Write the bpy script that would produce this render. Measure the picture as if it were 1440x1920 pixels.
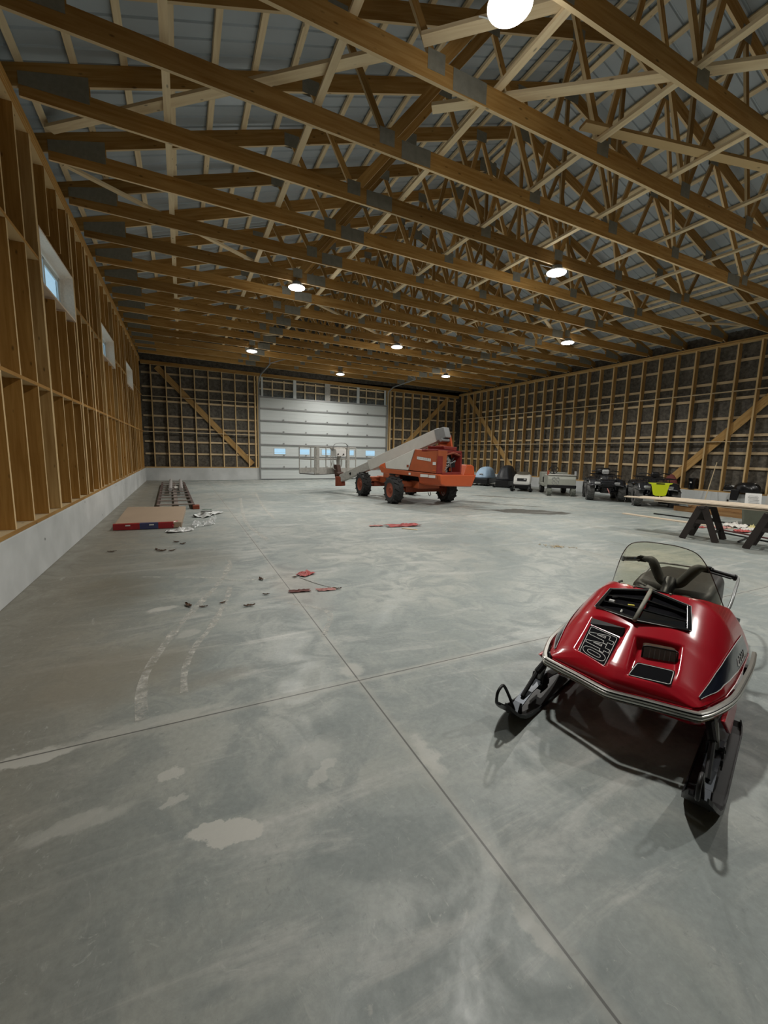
import bpy, bmesh, math, random
import numpy as np
from mathutils import Vector, Matrix, noise as mnoise
random.seed(7)
SC = bpy.context.scene
for o in list(bpy.data.objects): bpy.data.objects.remove(o)
COL = SC.collection
PI = math.pi
# ------------------------------------------------------------------ camera
EYE = 1.528
cam_d = bpy.data.cameras.new('camera'); cam = bpy.data.objects.new('camera', cam_d); COL.objects.link(cam)
cam_d.sensor_fit = 'HORIZONTAL'; cam_d.sensor_width = 36.0
cam_d.lens = 36.0*785.945/1440.0; cam_d.clip_start = 0.05; cam_d.clip_end = 200
def cam_axes(yaw=0.4465, pitch=0.1402, roll=0.0213):
    fw = Vector((math.sin(yaw)*math.cos(pitch), math.cos(yaw)*math.cos(pitch), -math.sin(pitch)))
    rt = Vector((math.cos(yaw), -math.sin(yaw), 0)); up = rt.cross(fw)
    r2 = rt*math.cos(roll)+up*math.sin(roll); u2 = -rt*math.sin(roll)+up*math.cos(roll)
    return r2, u2, fw
_r, _u, _f = cam_axes()
M = Matrix.Identity(4)
for i in range(3):
    M[i][0] = _r[i]; M[i][1] = _u[i]; M[i][2] = -_f[i]
M.translation = Vector((0, 0, EYE)); cam.matrix_world = M
SC.camera = cam
# ------------------------------------------------------------------ world, exposure
SC.view_settings.view_transform = 'Standard'; SC.view_settings.look = 'None'
SC.view_settings.gamma = 1.0; SC.view_settings.use_curve_mapping = False
SC.view_settings.exposure = 0.08
W = bpy.data.worlds.new('daylight'); SC.world = W; W.use_nodes = True
wn = W.node_tree.nodes['Background']
wn.inputs['Color'].default_value = (0.52, 0.80, 1.0, 1); wn.inputs['Strength'].default_value = 0.9
LAMP_POWER = 118.0; SPILL_POWER = 10.0
LAMP_COLOR = (1.0, 0.97, 0.91)
# the staggered grid of high-bay lamps (x, y); those past y < 3 hang behind the viewer
LAMPS = [(2.72,3.37),(7.17,6.92),(2.62,10.57),(11.55,10.45),(7.12,14.09),(2.63,17.90),(11.58,17.62),(7.16,20.26),
         (11.62,3.45),(7.0,-0.2)]
# ------------------------------------------------------------------ materials
MATS = {}
def new_mat(name):
    m = bpy.data.materials.new(name); m.use_nodes = True
    n = m.node_tree.nodes; l = m.node_tree.links
    b = n['Principled BSDF']; MATS[name] = m
    return m, n, l, b
def lin(c):
    return tuple((v/12.92 if v <= .04045 else ((v+.055)/1.055)**2.4) for v in (c[0]/255, c[1]/255, c[2]/255))
def plain(name, col, rough=.5, metal=0., var=.12, scale=6., bump=0., coat=0., spec=None):
    """a surface colour with a soft procedural mottling"""
    m, n, l, b = new_mat(name)
    tc = n.new('ShaderNodeTexCoord'); nz = n.new('ShaderNodeTexNoise'); nz.inputs['Scale'].default_value = scale
    nz.inputs['Detail'].default_value = 5
    l.new(tc.outputs['Object'], nz.inputs['Vector'])
    mx = n.new('ShaderNodeMix'); mx.data_type = 'RGBA'
    mx.inputs[6].default_value = (*[max(0, c*(1-var)) for c in col], 1); mx.inputs[7].default_value = (*[min(1, c*(1+var)) for c in col], 1)
    l.new(nz.outputs['Fac'], mx.inputs[0]); l.new(mx.outputs[2], b.inputs['Base Color'])
    b.inputs['Roughness'].default_value = rough; b.inputs['Metallic'].default_value = metal
    if coat: b.inputs['Coat Weight'].default_value = coat; b.inputs['Coat Roughness'].default_value = .06
    if spec is not None: b.inputs['Specular IOR Level'].default_value = spec
    if bump:
        bp = n.new('ShaderNodeBump'); bp.inputs['Strength'].default_value = bump; bp.inputs['Distance'].default_value = .02
        l.new(nz.outputs['Fac'], bp.inputs['Height']); l.new(bp.outputs['Normal'], b.inputs['Normal'])
    return m
def wood(name, dark, light, rough=.72, vary=.30, sc=(0.9, 14, 14), edge=None):
    """sawn lumber: grain along the piece's own local X, knots, and a tone per piece"""
    m, n, l, b = new_mat(name)
    tc = n.new('ShaderNodeTexCoord'); oi = n.new('ShaderNodeObjectInfo')
    add = n.new('ShaderNodeVectorMath'); add.operation = 'ADD'
    cmb = n.new('ShaderNodeCombineXYZ'); mul = n.new('ShaderNodeMath'); mul.operation = 'MULTIPLY'; mul.inputs[1].default_value = 37.
    l.new(oi.outputs['Random'], mul.inputs[0]); l.new(mul.outputs[0], cmb.inputs[0]); l.new(mul.outputs[0], cmb.inputs[1])
    l.new(tc.outputs['Object'], add.inputs[0]); l.new(cmb.outputs[0], add.inputs[1])
    mp = n.new('ShaderNodeMapping'); mp.inputs['Scale'].default_value = sc; l.new(add.outputs[0], mp.inputs['Vector'])
    nz = n.new('ShaderNodeTexNoise'); nz.inputs['Scale'].default_value = 1.6; nz.inputs['Detail'].default_value = 6; nz.inputs['Distortion'].default_value = .6
    l.new(mp.outputs[0], nz.inputs['Vector'])
    cr = n.new('ShaderNodeValToRGB'); cr.color_ramp.elements[0].position = .3; cr.color_ramp.elements[1].position = .7
    cr.color_ramp.elements[0].color = (*dark, 1); cr.color_ramp.elements[1].color = (*light, 1); l.new(nz.outputs['Fac'], cr.inputs[0])
    mp2 = n.new('ShaderNodeMapping'); mp2.inputs['Scale'].default_value = (1.6, 4, 4); l.new(add.outputs[0], mp2.inputs['Vector'])
    vo = n.new('ShaderNodeTexVoronoi'); vo.inputs['Scale'].default_value = 2.2; l.new(mp2.outputs[0], vo.inputs['Vector'])
    kr = n.new('ShaderNodeMapRange'); kr.inputs[1].default_value = .05; kr.inputs[2].default_value = .13; kr.inputs[3].default_value = .45; kr.inputs[4].default_value = 1.
    l.new(vo.outputs['Distance'], kr.inputs[0])
    hs = n.new('ShaderNodeHueSaturation')
    vr = n.new('ShaderNodeMapRange'); vr.inputs[3].default_value = 1-vary; vr.inputs[4].default_value = 1+vary*.8
    l.new(oi.outputs['Random'], vr.inputs[0])
    mm = n.new('ShaderNodeMath'); mm.operation = 'MULTIPLY'; l.new(vr.outputs[0], mm.inputs[0]); l.new(kr.outputs[0], mm.inputs[1])
    cout = cr.outputs[0]
    if edge:   # light painted in: narrow edges pale as if lit, wide faces left darker
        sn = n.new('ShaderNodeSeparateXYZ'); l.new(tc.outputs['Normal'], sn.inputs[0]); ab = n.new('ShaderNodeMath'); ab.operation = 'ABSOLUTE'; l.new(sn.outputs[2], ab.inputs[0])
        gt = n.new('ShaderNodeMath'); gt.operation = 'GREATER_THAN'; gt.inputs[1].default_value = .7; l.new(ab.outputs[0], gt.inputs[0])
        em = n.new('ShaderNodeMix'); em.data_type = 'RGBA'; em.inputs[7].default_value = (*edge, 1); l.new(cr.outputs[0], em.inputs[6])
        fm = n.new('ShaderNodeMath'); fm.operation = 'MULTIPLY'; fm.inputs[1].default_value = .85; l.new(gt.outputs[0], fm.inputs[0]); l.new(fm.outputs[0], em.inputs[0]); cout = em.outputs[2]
    l.new(cout, hs.inputs['Color']); l.new(mm.outputs[0], hs.inputs['Value']); l.new(hs.outputs[0], b.inputs['Base Color'])
    b.inputs['Roughness'].default_value = rough; b.inputs['Specular IOR Level'].default_value = .25
    return m
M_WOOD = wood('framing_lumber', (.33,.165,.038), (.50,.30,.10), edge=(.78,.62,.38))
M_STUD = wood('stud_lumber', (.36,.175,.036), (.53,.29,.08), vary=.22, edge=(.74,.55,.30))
M_PALE = wood('pale_lumber', (.72,.56,.34), (.86,.72,.48), vary=.14)
M_GIRT = wood('girt_lumber', (.56,.43,.26), (.72,.58,.38), vary=.2)
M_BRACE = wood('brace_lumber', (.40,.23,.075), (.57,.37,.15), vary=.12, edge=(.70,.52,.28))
M_OSB = plain('window_osb', (.74,.58,.44), .7, var=.18, scale=40)
M_GALV = plain('galvanized_plate', (.25,.245,.205), .6, .25, var=.25, scale=20)
M_STEELWHITE = plain('white_steel', (.60,.64,.64), .42, 0., var=.05, scale=2)
M_CHROME = plain('bright_trim', (.62,.61,.57), .28, .9, var=.08, scale=12)
M_GREYMETAL = plain('grey_metal', (.30,.31,.31), .45, .6, var=.15, scale=8)
M_BLACK = plain('black_plastic', (.009,.009,.010), .42, var=.3, scale=9, spec=.35)
M_BLACKGLOSS = plain('black_gloss', (.008,.009,.011), .12, var=.2, scale=9, coat=.6)
M_MATTE = plain('matte_black', (.008,.008,.010), .95, var=.3, scale=9, spec=.08)
M_RUBBER = plain('rubber', (.016,.016,.016), .75, var=.35, scale=14, bump=.2)
M_SEAT = plain('black_vinyl', (.018,.017,.016), .48, var=.3, scale=5, bump=.35)
M_RED = plain('red_paint', (.44,.005,.017), .22, var=.10, scale=3, coat=.55)
M_ORANGE = plain('orange_paint', (.34,.078,.026), .5, var=.22, scale=5)
M_ORANGE_BR = plain('bright_orange_paint', (.54,.095,.025), .45, var=.10, scale=4)
M_RUST = plain('rust_orange', (.22,.045,.016), .7, var=.45, scale=16)
M_BOOM = plain('boom_white', (.52,.51,.47), .55, var=.14, scale=4)
M_DIRTYW = plain('dirty_white', (.38,.37,.34), .65, var=.35, scale=14)
M_WHITE = plain('white_label', (.62,.62,.60), .55, var=.05, scale=4)
M_CONCW = None
def concrete_wall():
    m, n, l, b = new_mat('stem_concrete')
    tc = n.new('ShaderNodeTexCoord')
    nz = n.new('ShaderNodeTexNoise'); nz.inputs['Scale'].default_value = 1.4; nz.inputs['Detail'].default_value = 7; l.new(tc.outputs['Object'], nz.inputs['Vector'])
    cr = n.new('ShaderNodeValToRGB'); e = cr.color_ramp.elements
    e[0].position = .25; e[0].color = (.45,.47,.465,1); e[1].position = .75; e[1].color = (.68,.70,.70,1); l.new(nz.outputs['Fac'], cr.inputs[0])
    vo = n.new('ShaderNodeTexVoronoi'); vo.inputs['Scale'].default_value = 2.6; l.new(tc.outputs['Object'], vo.inputs['Vector'])
    mr = n.new('ShaderNodeMapRange'); mr.inputs[1].default_value = .035; mr.inputs[2].default_value = .06; mr.inputs[3].default_value = .15; mr.inputs[4].default_value = 1.
    l.new(vo.outputs['Distance'], mr.inputs[0])
    mx = n.new('ShaderNodeMix'); mx.data_type = 'RGBA'; mx.blend_type = 'MULTIPLY'; mx.inputs[0].default_value = 1.
    l.new(cr.outputs[0], mx.inputs[6]); l.new(mr.outputs[0], mx.inputs[7]); l.new(mx.outputs[2], b.inputs['Base Color'])
    b.inputs['Roughness'].default_value = .8
    bp = n.new('ShaderNodeBump'); bp.inputs['Strength'].default_value = .3; bp.inputs['Distance'].default_value = .01
    l.new(nz.outputs['Fac'], bp.inputs['Height']); l.new(bp.outputs['Normal'], b.inputs['Normal'])
    return m
M_CONCW = concrete_wall()
def sheathing():
    m, n, l, b = new_mat('wall_sheathing')
    tc = n.new('ShaderNodeTexCoord')
    nz = n.new('ShaderNodeTexNoise'); nz.inputs['Scale'].default_value = 9; nz.inputs['Detail'].default_value = 8; nz.inputs['Roughness'].default_value = .7
    l.new(tc.outputs['Object'], nz.inputs['Vector'])
    cr = n.new('ShaderNodeValToRGB'); e = cr.color_ramp.elements
    e[0].position = .35; e[0].color = (.045,.040,.031,1); e[1].position = .68; e[1].color = (.17,.155,.128,1); l.new(nz.outputs['Fac'], cr.inputs[0])
    l.new(cr.outputs[0], b.inputs['Base Color']); b.inputs['Roughness'].default_value = .6
    bp = n.new('ShaderNodeBump'); bp.inputs['Strength'].default_value = .5; bp.inputs['Distance'].default_value = .02
    l.new(nz.outputs['Fac'], bp.inputs['Height']); l.new(bp.outputs['Normal'], b.inputs['Normal'])
    return m
M_SHEATH = sheathing()
M_ROOF = plain('roof_steel', (.43,.49,.535), .5, .25, var=.10, scale=3)
def glass(name, tint, alpha, rough=.02, ior=1.45):
    m, n, l, b = new_mat(name); n.remove(b)
    out = n['Material Output']; tr = n.new('ShaderNodeBsdfTransparent'); tr.inputs['Color'].default_value = (*tint, 1)
    gl = n.new('ShaderNodeBsdfGlossy'); gl.inputs['Roughness'].default_value = rough
    mx = n.new('ShaderNodeMixShader'); fr = n.new('ShaderNodeLayerWeight'); pw = n.new('ShaderNodeMath'); pw.operation = 'POWER'; pw.inputs[1].default_value = 5.
    l.new(fr.outputs['Facing'], pw.inputs[0]); ml = n.new('ShaderNodeMath'); ml.operation = 'MULTIPLY'; ml.inputs[1].default_value = ior-1.; l.new(pw.outputs[0], ml.inputs[0])
    ad = n.new('ShaderNodeMath'); ad.operation = 'ADD'; ad.inputs[1].default_value = alpha; ad.use_clamp = True
    l.new(ml.outputs[0], ad.inputs[0]); l.new(ad.outputs[0], mx.inputs[0]); l.new(tr.outputs[0], mx.inputs[1]); l.new(gl.outputs[0], mx.inputs[2])
    l.new(mx.outputs[0], out.inputs['Surface']); return m
M_GLASS = glass('window_glass', (.95,.97,.98), .02, ior=1.4)
M_SHIELD = glass('tinted_shield', (.90,.875,.74), .035, ior=1.8)
def emit(name, col, s):
    m, n, l, b = new_mat(name)
    b.inputs['Base Color'].default_value = (.8,.8,.8,1); b.inputs['Emission Color'].default_value = (*col, 1); b.inputs['Emission Strength'].default_value = s
    return m
M_LENS = emit('lamp_lens', (1.,.97,.92), 14.)
# concrete slab ------------------------------------------------------
def floor_mat():
    m, n, l, b = new_mat('slab_concrete')
    tc = n.new('ShaderNodeTexCoord'); P = tc.outputs['Object']
    def node(t, **kw):
        x = n.new(t)
        for k, v in kw.items(): setattr(x, k, v)
        return x
    def math_(op, a, c=None, clamp=False):
        x = node('ShaderNodeMath', operation=op); x.use_clamp = clamp
        for i, v in enumerate((a, c)):
            if v is None: continue
            if isinstance(v, (int, float)): x.inputs[i].default_value = v
            else: l.new(v, x.inputs[i])
        return x.outputs[0]
    def noise(scale, detail=6, rough=.55, dist=0., vec=None, map_=None):
        x = node('ShaderNodeTexNoise'); x.inputs['Scale'].default_value = scale; x.inputs['Detail'].default_value = detail
        x.inputs['Roughness'].default_value = rough; x.inputs['Distortion'].default_value = dist
        v = vec or P
        if map_:
            mp = node('ShaderNodeMapping'); mp.inputs['Scale'].default_value = map_[0]; mp.inputs['Rotation'].default_value = (0,0,map_[1]); l.new(v, mp.inputs['Vector']); v = mp.outputs[0]
        l.new(v, x.inputs['Vector']); return x
    def ramp(fac, p0, p1, c0, c1):
        x = node('ShaderNodeMapRange'); x.interpolation_type = 'SMOOTHSTEP'
        x.inputs[1].default_value = p0; x.inputs[2].default_value = p1; x.inputs[3].default_value = c0; x.inputs[4].default_value = c1
        l.new(fac, x.inputs[0]); return x.outputs[0]
    def mix(fac, a, c, mode='MIX'):
        x = node('ShaderNodeMix', data_type='RGBA', blend_type=mode)
        for i, v in ((0, fac), (6, a), (7, c)):
            if isinstance(v, (int, float)): x.inputs[i].default_value = v
            elif isinstance(v, tuple): x.inputs[i].default_value = (*v, 1)
            else: l.new(v, x.inputs[i])
        return x.outputs[2]
    sep = node('ShaderNodeSeparateXYZ'); l.new(P, sep.inputs[0]); X, Y = sep.outputs[0], sep.outputs[1]
    big = noise(.55, 5, .6, .8).outputs['Fac']
    mid = noise(2.4, 8, .62, 1.2).outputs['Fac']
    strk = noise(1.1, 8, .65, 1.6, map_=((.5, 2.6, 1), .5)).outputs['Fac']
    fine = noise(34, 6, .7).outputs['Fac']
    col = mix(ramp(big, .38, .62, 0., 1.), (.265,.298,.288), (.375,.392,.362))
    col = mix(ramp(mid, .42, .62, 0., .7), col, (.215,.245,.240))
    col = mix(ramp(strk, .50, .72, 0., .72), col, (.50,.505,.475))
    # warmer, sandier area by the left wall
    left = ramp(X, .3, -1.4, 0., 1.)
    col = mix(math_('MULTIPLY', left, .8), col, (.22,.20,.155))
    trow = noise(5.5, 8, .7, 2.2, map_=((1, .55, 1), .9)).outputs['Fac']
    col = mix(ramp(trow, .60, .74, 0., .55), col, (.50,.50,.47))
    fl = noise(11, 7, .72, 2.6, map_=((1,.7,1),.7)).outputs['Fac']; col = mix(ramp(fl, .60, .70, 0., .42), col, (.52,.53,.50)); col = mix(ramp(fl, .40, .31, 0., .35), col, (.15,.17,.165))
    col = mix(ramp(fine, .3, .7, 0., 1.), mix(1., col, (.90,.90,.90), 'MULTIPLY'), mix(1., col, (1.06,1.06,1.06), 'MULTIPLY'))
    # local marks: pale dried patches, damp dark patches (x, y, rx, ry, rot, colour, strength)
    wob = noise(2.6, 4, .6); wv = node('ShaderNodeVectorMath', operation='MULTIPLY_ADD')
    l.new(wob.outputs['Color'], wv.inputs[0]); wv.inputs[1].default_value = (.55,.55,0); l.new(P, wv.inputs[2])
    wob2 = noise(9, 5, .65); wv2 = node('ShaderNodeVectorMath', operation='MULTIPLY_ADD')
    l.new(wob2.outputs['Color'], wv2.inputs[0]); wv2.inputs[1].default_value = (.16,.16,0); l.new(P, wv2.inputs[2])
    def blot(cx, cy, rx, ry, rot, c, s, soft=.25, small=False):
        nonlocal col
        off = .08 if small else .275
        mp = node('ShaderNodeMapping', vector_type='TEXTURE'); mp.inputs['Location'].default_value = (cx+off, cy+off, 0)
        mp.inputs['Rotation'].default_value = (0,0,rot); mp.inputs['Scale'].default_value = (rx, ry, 1); l.new((wv2 if small else wv).outputs[0], mp.inputs['Vector'])
        sp = node('ShaderNodeSeparateXYZ'); l.new(mp.outputs[0], sp.inputs[0])
        d = math_('SQRT', math_('ADD', math_('MULTIPLY', sp.outputs[0], sp.outputs[0]), math_('MULTIPLY', sp.outputs[1], sp.outputs[1])))
        col = mix(ramp(d, 1., 1.-soft, 0., s), col, c)
    for a in MARKS: blot(*a)
    # saw-cut joints with a lighter dusty margin
    def joint(v, at):
        dd = math_('ABSOLUTE', math_('SUBTRACT', v, at))
        return ramp(dd, .006, .0035, 0., .85), ramp(math_('ADD', dd, math_('MULTIPLY', mid, .05)), .085, .035, 0., .38)
    for v, at in ((X, 1.012), (Y, 2.45), (Y, 8.4), (Y, 14.4), (Y, -3.6), (X, 5.9), (X, 10.9)):
        ln, dust = joint(v, at)
        col = mix(dust, col, (.40,.395,.355)); col = mix(ln, col, (.075,.075,.07))
    l.new(col, b.inputs['Base Color'])
    rr = ramp(mid, .3, .7, .34, .62); l.new(rr, b.inputs['Roughness']); b.inputs['Specular IOR Level'].default_value = .45
    bp = node('ShaderNodeBump'); bp.inputs['Strength'].default_value = .10; bp.inputs['Distance'].default_value = .01
    l.new(trow, bp.inputs['Height']); l.new(bp.outputs['Normal'], b.inputs['Normal'])
    return m
PALE = (.56,.555,.51); DAMP = (.060,.056,.046); TAN = (.24,.215,.165)
MARKS = [
 (.095,1.61,.165,.055,-.33,PALE,.80,.15,True),(-.115,2.045,.065,.045,.1,PALE,.6,.25,True),(-.105,1.875,.06,.035,.2,PALE,.5,.3,True),(.54,1.775,.13,.045,.7,PALE,.45,.4,True),
 (-.78,2.43,.30,.055,.05,PALE,.7,.4,True),(-.2,2.50,.5,.06,.05,PALE,.35,.5,True),(1.07,1.66,.06,.20,-.1,PALE,.55,.5,True),(.97,.84,.05,.12,0,PALE,.45,.5,True),(1.02,2.6,.12,.10,0,PALE,.5,.5,True),
 (-.24,4.38,.16,.07,.2,PALE,.6,.3,True),(-.02,3.7,.12,.08,.5,PALE,.4,.4,True),(.5,1.9,.3,.12,.4,PALE,.25,.7,True),(-.45,1.9,.25,.06,.1,PALE,.35,.5,True),
 (8.62,8.62,1.15,.50,-.62,DAMP,.88,.14,False),(7.6,9.35,.6,.14,-.75,DAMP,.55,.3,False),(9.3,9.9,.8,.16,-.8,DAMP,.55,.3,False),(8.6,10.9,.7,.2,-.7,DAMP,.6,.25,False),(10.3,12.5,.7,.3,-.8,DAMP,.6,.25,False),
 (11.0,11.6,.9,.16,-.8,DAMP,.5,.3,False),(7.3,10.0,.9,.3,-.3,DAMP,.40,.4,False),
 (-.5,3.2,.9,.6,.3,TAN,.55,.8,False),(.1,2.85,.35,.2,.0,TAN,.4,.8,False),(.1,6.3,.7,.9,0,TAN,.35,.8,False),(4.4,11.8,.8,.5,0,TAN,.3,.8,False),(-.7,5.2,.6,.8,0,(.16,.145,.105),.5,.8,False),(1.1,4.6,.35,1.3,0,(.33,.27,.23),.35,.8,False),
]
M_FLOOR = floor_mat()
def dust_mat(name, col, s, sc=9.):
    """thin dried smear lying on the slab, broken up by noise"""
    m, n, l, b = new_mat(name)
    tc = n.new('ShaderNodeTexCoord'); nz = n.new('ShaderNodeTexNoise'); nz.inputs['Scale'].default_value = sc; nz.inputs['Detail'].default_value = 8; nz.inputs['Roughness'].default_value = .7
    l.new(tc.outputs['Object'], nz.inputs['Vector'])
    mr = n.new('ShaderNodeMapRange'); mr.inputs[1].default_value = .40; mr.inputs[2].default_value = .66; mr.inputs[3].default_value = 0; mr.inputs[4].default_value = s
    l.new(nz.outputs['Fac'], mr.inputs[0]); l.new(mr.outputs[0], b.inputs['Alpha'])
    b.inputs['Base Color'].default_value = (*col, 1); b.inputs['Roughness'].default_value = .7
    return m
M_SMEAR = dust_mat('dried_smear', (.60,.59,.54), .95, 14.)
# ------------------------------------------------------------------ builders
def tag(o, label=None, cat=None, group=None, kind=None):
    if label: o['label'] = label
    if cat: o['category'] = cat
    if group: o['group'] = group
    if kind: o['kind'] = kind
    return o
def root(name, loc=(0,0,0), rz=0., label=None, cat=None, group=None, kind=None):
    o = bpy.data.objects.new(name, None); COL.objects.link(o); o.empty_display_size = .2
    o.location = loc; o.rotation_euler = (0,0,rz)
    return tag(o, label, cat, group, kind)
def wmat(o):
    return Matrix.Translation(o.location) @ o.rotation_euler.to_matrix().to_4x4() if o else Matrix.Identity(4)
class MB:
    def __init__(s): s.v = []; s.f = []
    def add(s, vs, fs):
        k = len(s.v); s.v.extend([tuple(v) for v in vs]); s.f.extend([tuple(i+k for i in f) for f in fs]); return s
    def hexa(s, p):           # 8 corner points: bottom ring 0-3, top ring 4-7
        return s.add(p, [(3,2,1,0),(4,5,6,7),(0,1,5,4),(1,2,6,5),(2,3,7,6),(3,0,4,7)])
    def box(s, c, d, rot=None):
        hx, hy, hz = d[0]/2, d[1]/2, d[2]/2; ps = []
        for z in (-hz, hz):
            for x, y in ((-hx,-hy),(hx,-hy),(hx,hy),(-hx,hy)):
                p = Vector((x,y,z))
                if rot is not None: p = rot @ p
                ps.append(p+Vector(c))
        return s.hexa(ps)
    def bar(s, a, b_, w, h, up=(0,0,1)):
        a = Vector(a); b_ = Vector(b_); x = (b_-a).normalized(); up = Vector(up)
        y = up.cross(x)
        if y.length < 1e-5: y = Vector((1,0,0)).cross(x)
        y.normalize(); z = x.cross(y); ps = []
        for zz in (-h/2, h/2):
            for e, yy in ((a,-w/2),(b_,-w/2),(b_,w/2),(a,w/2)): ps.append(e+y*yy+z*zz)
        return s.hexa(ps)
    def tube(s, pts, r, n=8, closed=False, caps=True):
        pts = [Vector(p) for p in pts]; N = len(pts); rings = []
        rs = r if isinstance(r, (list, tuple)) else [r]*N
        ref = None
        for i, p in enumerate(pts):
            t = (pts[(i+1) % N]-pts[i-1]) if (closed or 0 < i < N-1) else ((pts[1]-pts[0]) if i == 0 else (pts[-1]-pts[-2]))
            t.normalize()
            if ref is None:
                ref = Vector((0,0,1)) if abs(t.z) < .9 else Vector((1,0,0))
            u = ref-t*ref.dot(t); u.normalize(); ref = u; w = t.cross(u)
            rings.append([p+(u*math.cos(2*PI*k/n)+w*math.sin(2*PI*k/n))*rs[i] for k in range(n)])
        fs = []
        for i in range(N if closed else N-1):
            j = (i+1) % N
            for k in range(n): fs.append((i*n+k, i*n+(k+1) % n, j*n+(k+1) % n, j*n+k))
        if caps and not closed: fs.append(tuple(range(n-1,-1,-1))); fs.append(tuple((N-1)*n+k for k in range(n)))
        return s.add([v for rg in rings for v in rg], fs)
    def loft(s, rings, cap=True, closed=True):
        n = len(rings[0]); fs = []
        for i in range(len(rings)-1):
            for k in range(n if closed else n-1):
                fs.append((i*n+k, i*n+(k+1) % n, (i+1)*n+(k+1) % n, (i+1)*n+k))
        if cap and closed: fs.append(tuple(range(n-1,-1,-1))); fs.append(tuple((len(rings)-1)*n+k for k in range(n)))
        return s.add([v for r in rings for v in r], fs)
    def lathe(s, prof, n=20, c=(0,0,0), axis='z', cap=True):
        rings = []
        for r, h in prof:
            rg = []
            for k in range(n):
                a = 2*PI*k/n; q = (r*math.cos(a), r*math.sin(a), h)
                if axis == 'x': q = (q[2], q[0], q[1])
                if axis == 'y': q = (q[1], q[2], q[0])
                rg.append((q[0]+c[0], q[1]+c[1], q[2]+c[2]))
            rings.append(rg)
        return s.loft(rings, cap=cap)
    def prism(s, poly, fn):   # poly: 2D outline, fn(u, v, k) -> 3D for k = 0 (near) and 1 (far)
        n = len(poly); a = [fn(u, v, 0) for u, v in poly]; b_ = [fn(u, v, 1) for u, v in poly]
        return s.add(a+b_, [tuple(range(n-1,-1,-1)), tuple(range(n, 2*n))]+[(i,(i+1) % n,n+(i+1) % n,n+i) for i in range(n)])
    def grid(s, fn, nu, nv):
        vs = [fn(i/nu, j/nv) for j in range(nv+1) for i in range(nu+1)]
        fs = [(j*(nu+1)+i, j*(nu+1)+i+1, (j+1)*(nu+1)+i+1, (j+1)*(nu+1)+i) for j in range(nv) for i in range(nu)]
        return s.add(vs, fs)
    def build(s, name, mat, parent=None, smooth=False, bevel=0., thick=0., sub=0, fix=True):
        me = bpy.data.meshes.new(name); me.from_pydata(s.v, [], s.f)
        if fix:
            bm = bmesh.new(); bm.from_mesh(me); bmesh.ops.recalc_face_normals(bm, faces=bm.faces); bm.to_mesh(me); bm.free()
        me.materials.append(mat)
        o = bpy.data.objects.new(name, me); COL.objects.link(o)
        if parent: o.parent = parent
        if smooth:
            me.shade_smooth()
        if thick:
            md = o.modifiers.new('thick', 'SOLIDIFY'); md.thickness = thick; md.offset = 0
        if sub:
            md = o.modifiers.new('sub', 'SUBSURF'); md.levels = sub; md.render_levels = sub
        if bevel:
            md = o.modifiers.new('bevel', 'BEVEL'); md.width = bevel; md.segments = 2; md.limit_method = 'ANGLE'
        return o
_beam = {}
def beam(name, a, b_, w, h, mat, parent=None, up=(0,0,1)):
    """a straight stick of lumber: own mesh with X along the grain; h along 'up', w across"""
    a = Vector(a); b_ = Vector(b_); L = (b_-a).length; key = (round(L,3), round(w,4), round(h,4), mat.name)
    if key not in _beam:
        me = bpy.data.meshes.new(name); mb = MB().box((0,0,0), (L,w,h)); me.from_pydata(mb.v, [], mb.f); me.materials.append(mat)
        _beam[key] = me
    o = bpy.data.objects.new(name, _beam[key]); COL.objects.link(o)
    x = (b_-a).normalized(); y = Vector(up).cross(x)
    if y.length < 1e-5: y = Vector((0,1,0)).cross(x)
    y.normalize(); z = x.cross(y); Mx = Matrix.Identity(4)
    for i in range(3): Mx[i][0] = x[i]; Mx[i][1] = y[i]; Mx[i][2] = z[i]
    Mx.translation = (a+b_)/2
    if parent: o.parent = parent
    o.matrix_basis = Mx
    return o
def dup(o, loc, rz=None, label=None, group=None):
    r = o.copy(); COL.objects.link(r); r.location = loc
    if rz is not None: r.rotation_euler = (0,0,rz)
    if label: r['label'] = label
    if group: r['group'] = group
    for ch in list(o.children):
        c = ch.copy(); COL.objects.link(c); c.parent = r
        for g in list(ch.children):
            d = g.copy(); COL.objects.link(d); d.parent = c
    return r
def smoothstep(a, b_, x):
    t = max(0., min(1., (x-a)/(b_-a))); return t*t*(3-2*t)
def interp(tab, x):
    if x <= tab[0][0]: return tab[0][1]
    for (x0,y0),(x1,y1) in zip(tab, tab[1:]):
        if x <= x1: return y0+(y1-y0)*(x-x0)/(x1-x0)
    return tab[-1][1]
def spline(pts, n=8):
    """Catmull-Rom through 3D points"""
    P = [Vector(p) for p in pts]; P = [P[0]*2-P[1]]+P+[P[-1]*2-P[-2]]; out = []
    for i in range(1, len(P)-2):
        for k in range(n):
            t = k/n; a, b_, c, d = P[i-1], P[i], P[i+1], P[i+2]
            out.append(.5*((2*b_)+(c-a)*t+(2*a-5*b_+4*c-d)*t*t+(3*b_-a-3*c+d)*t**3))
    out.append(P[-2]); return out
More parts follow.
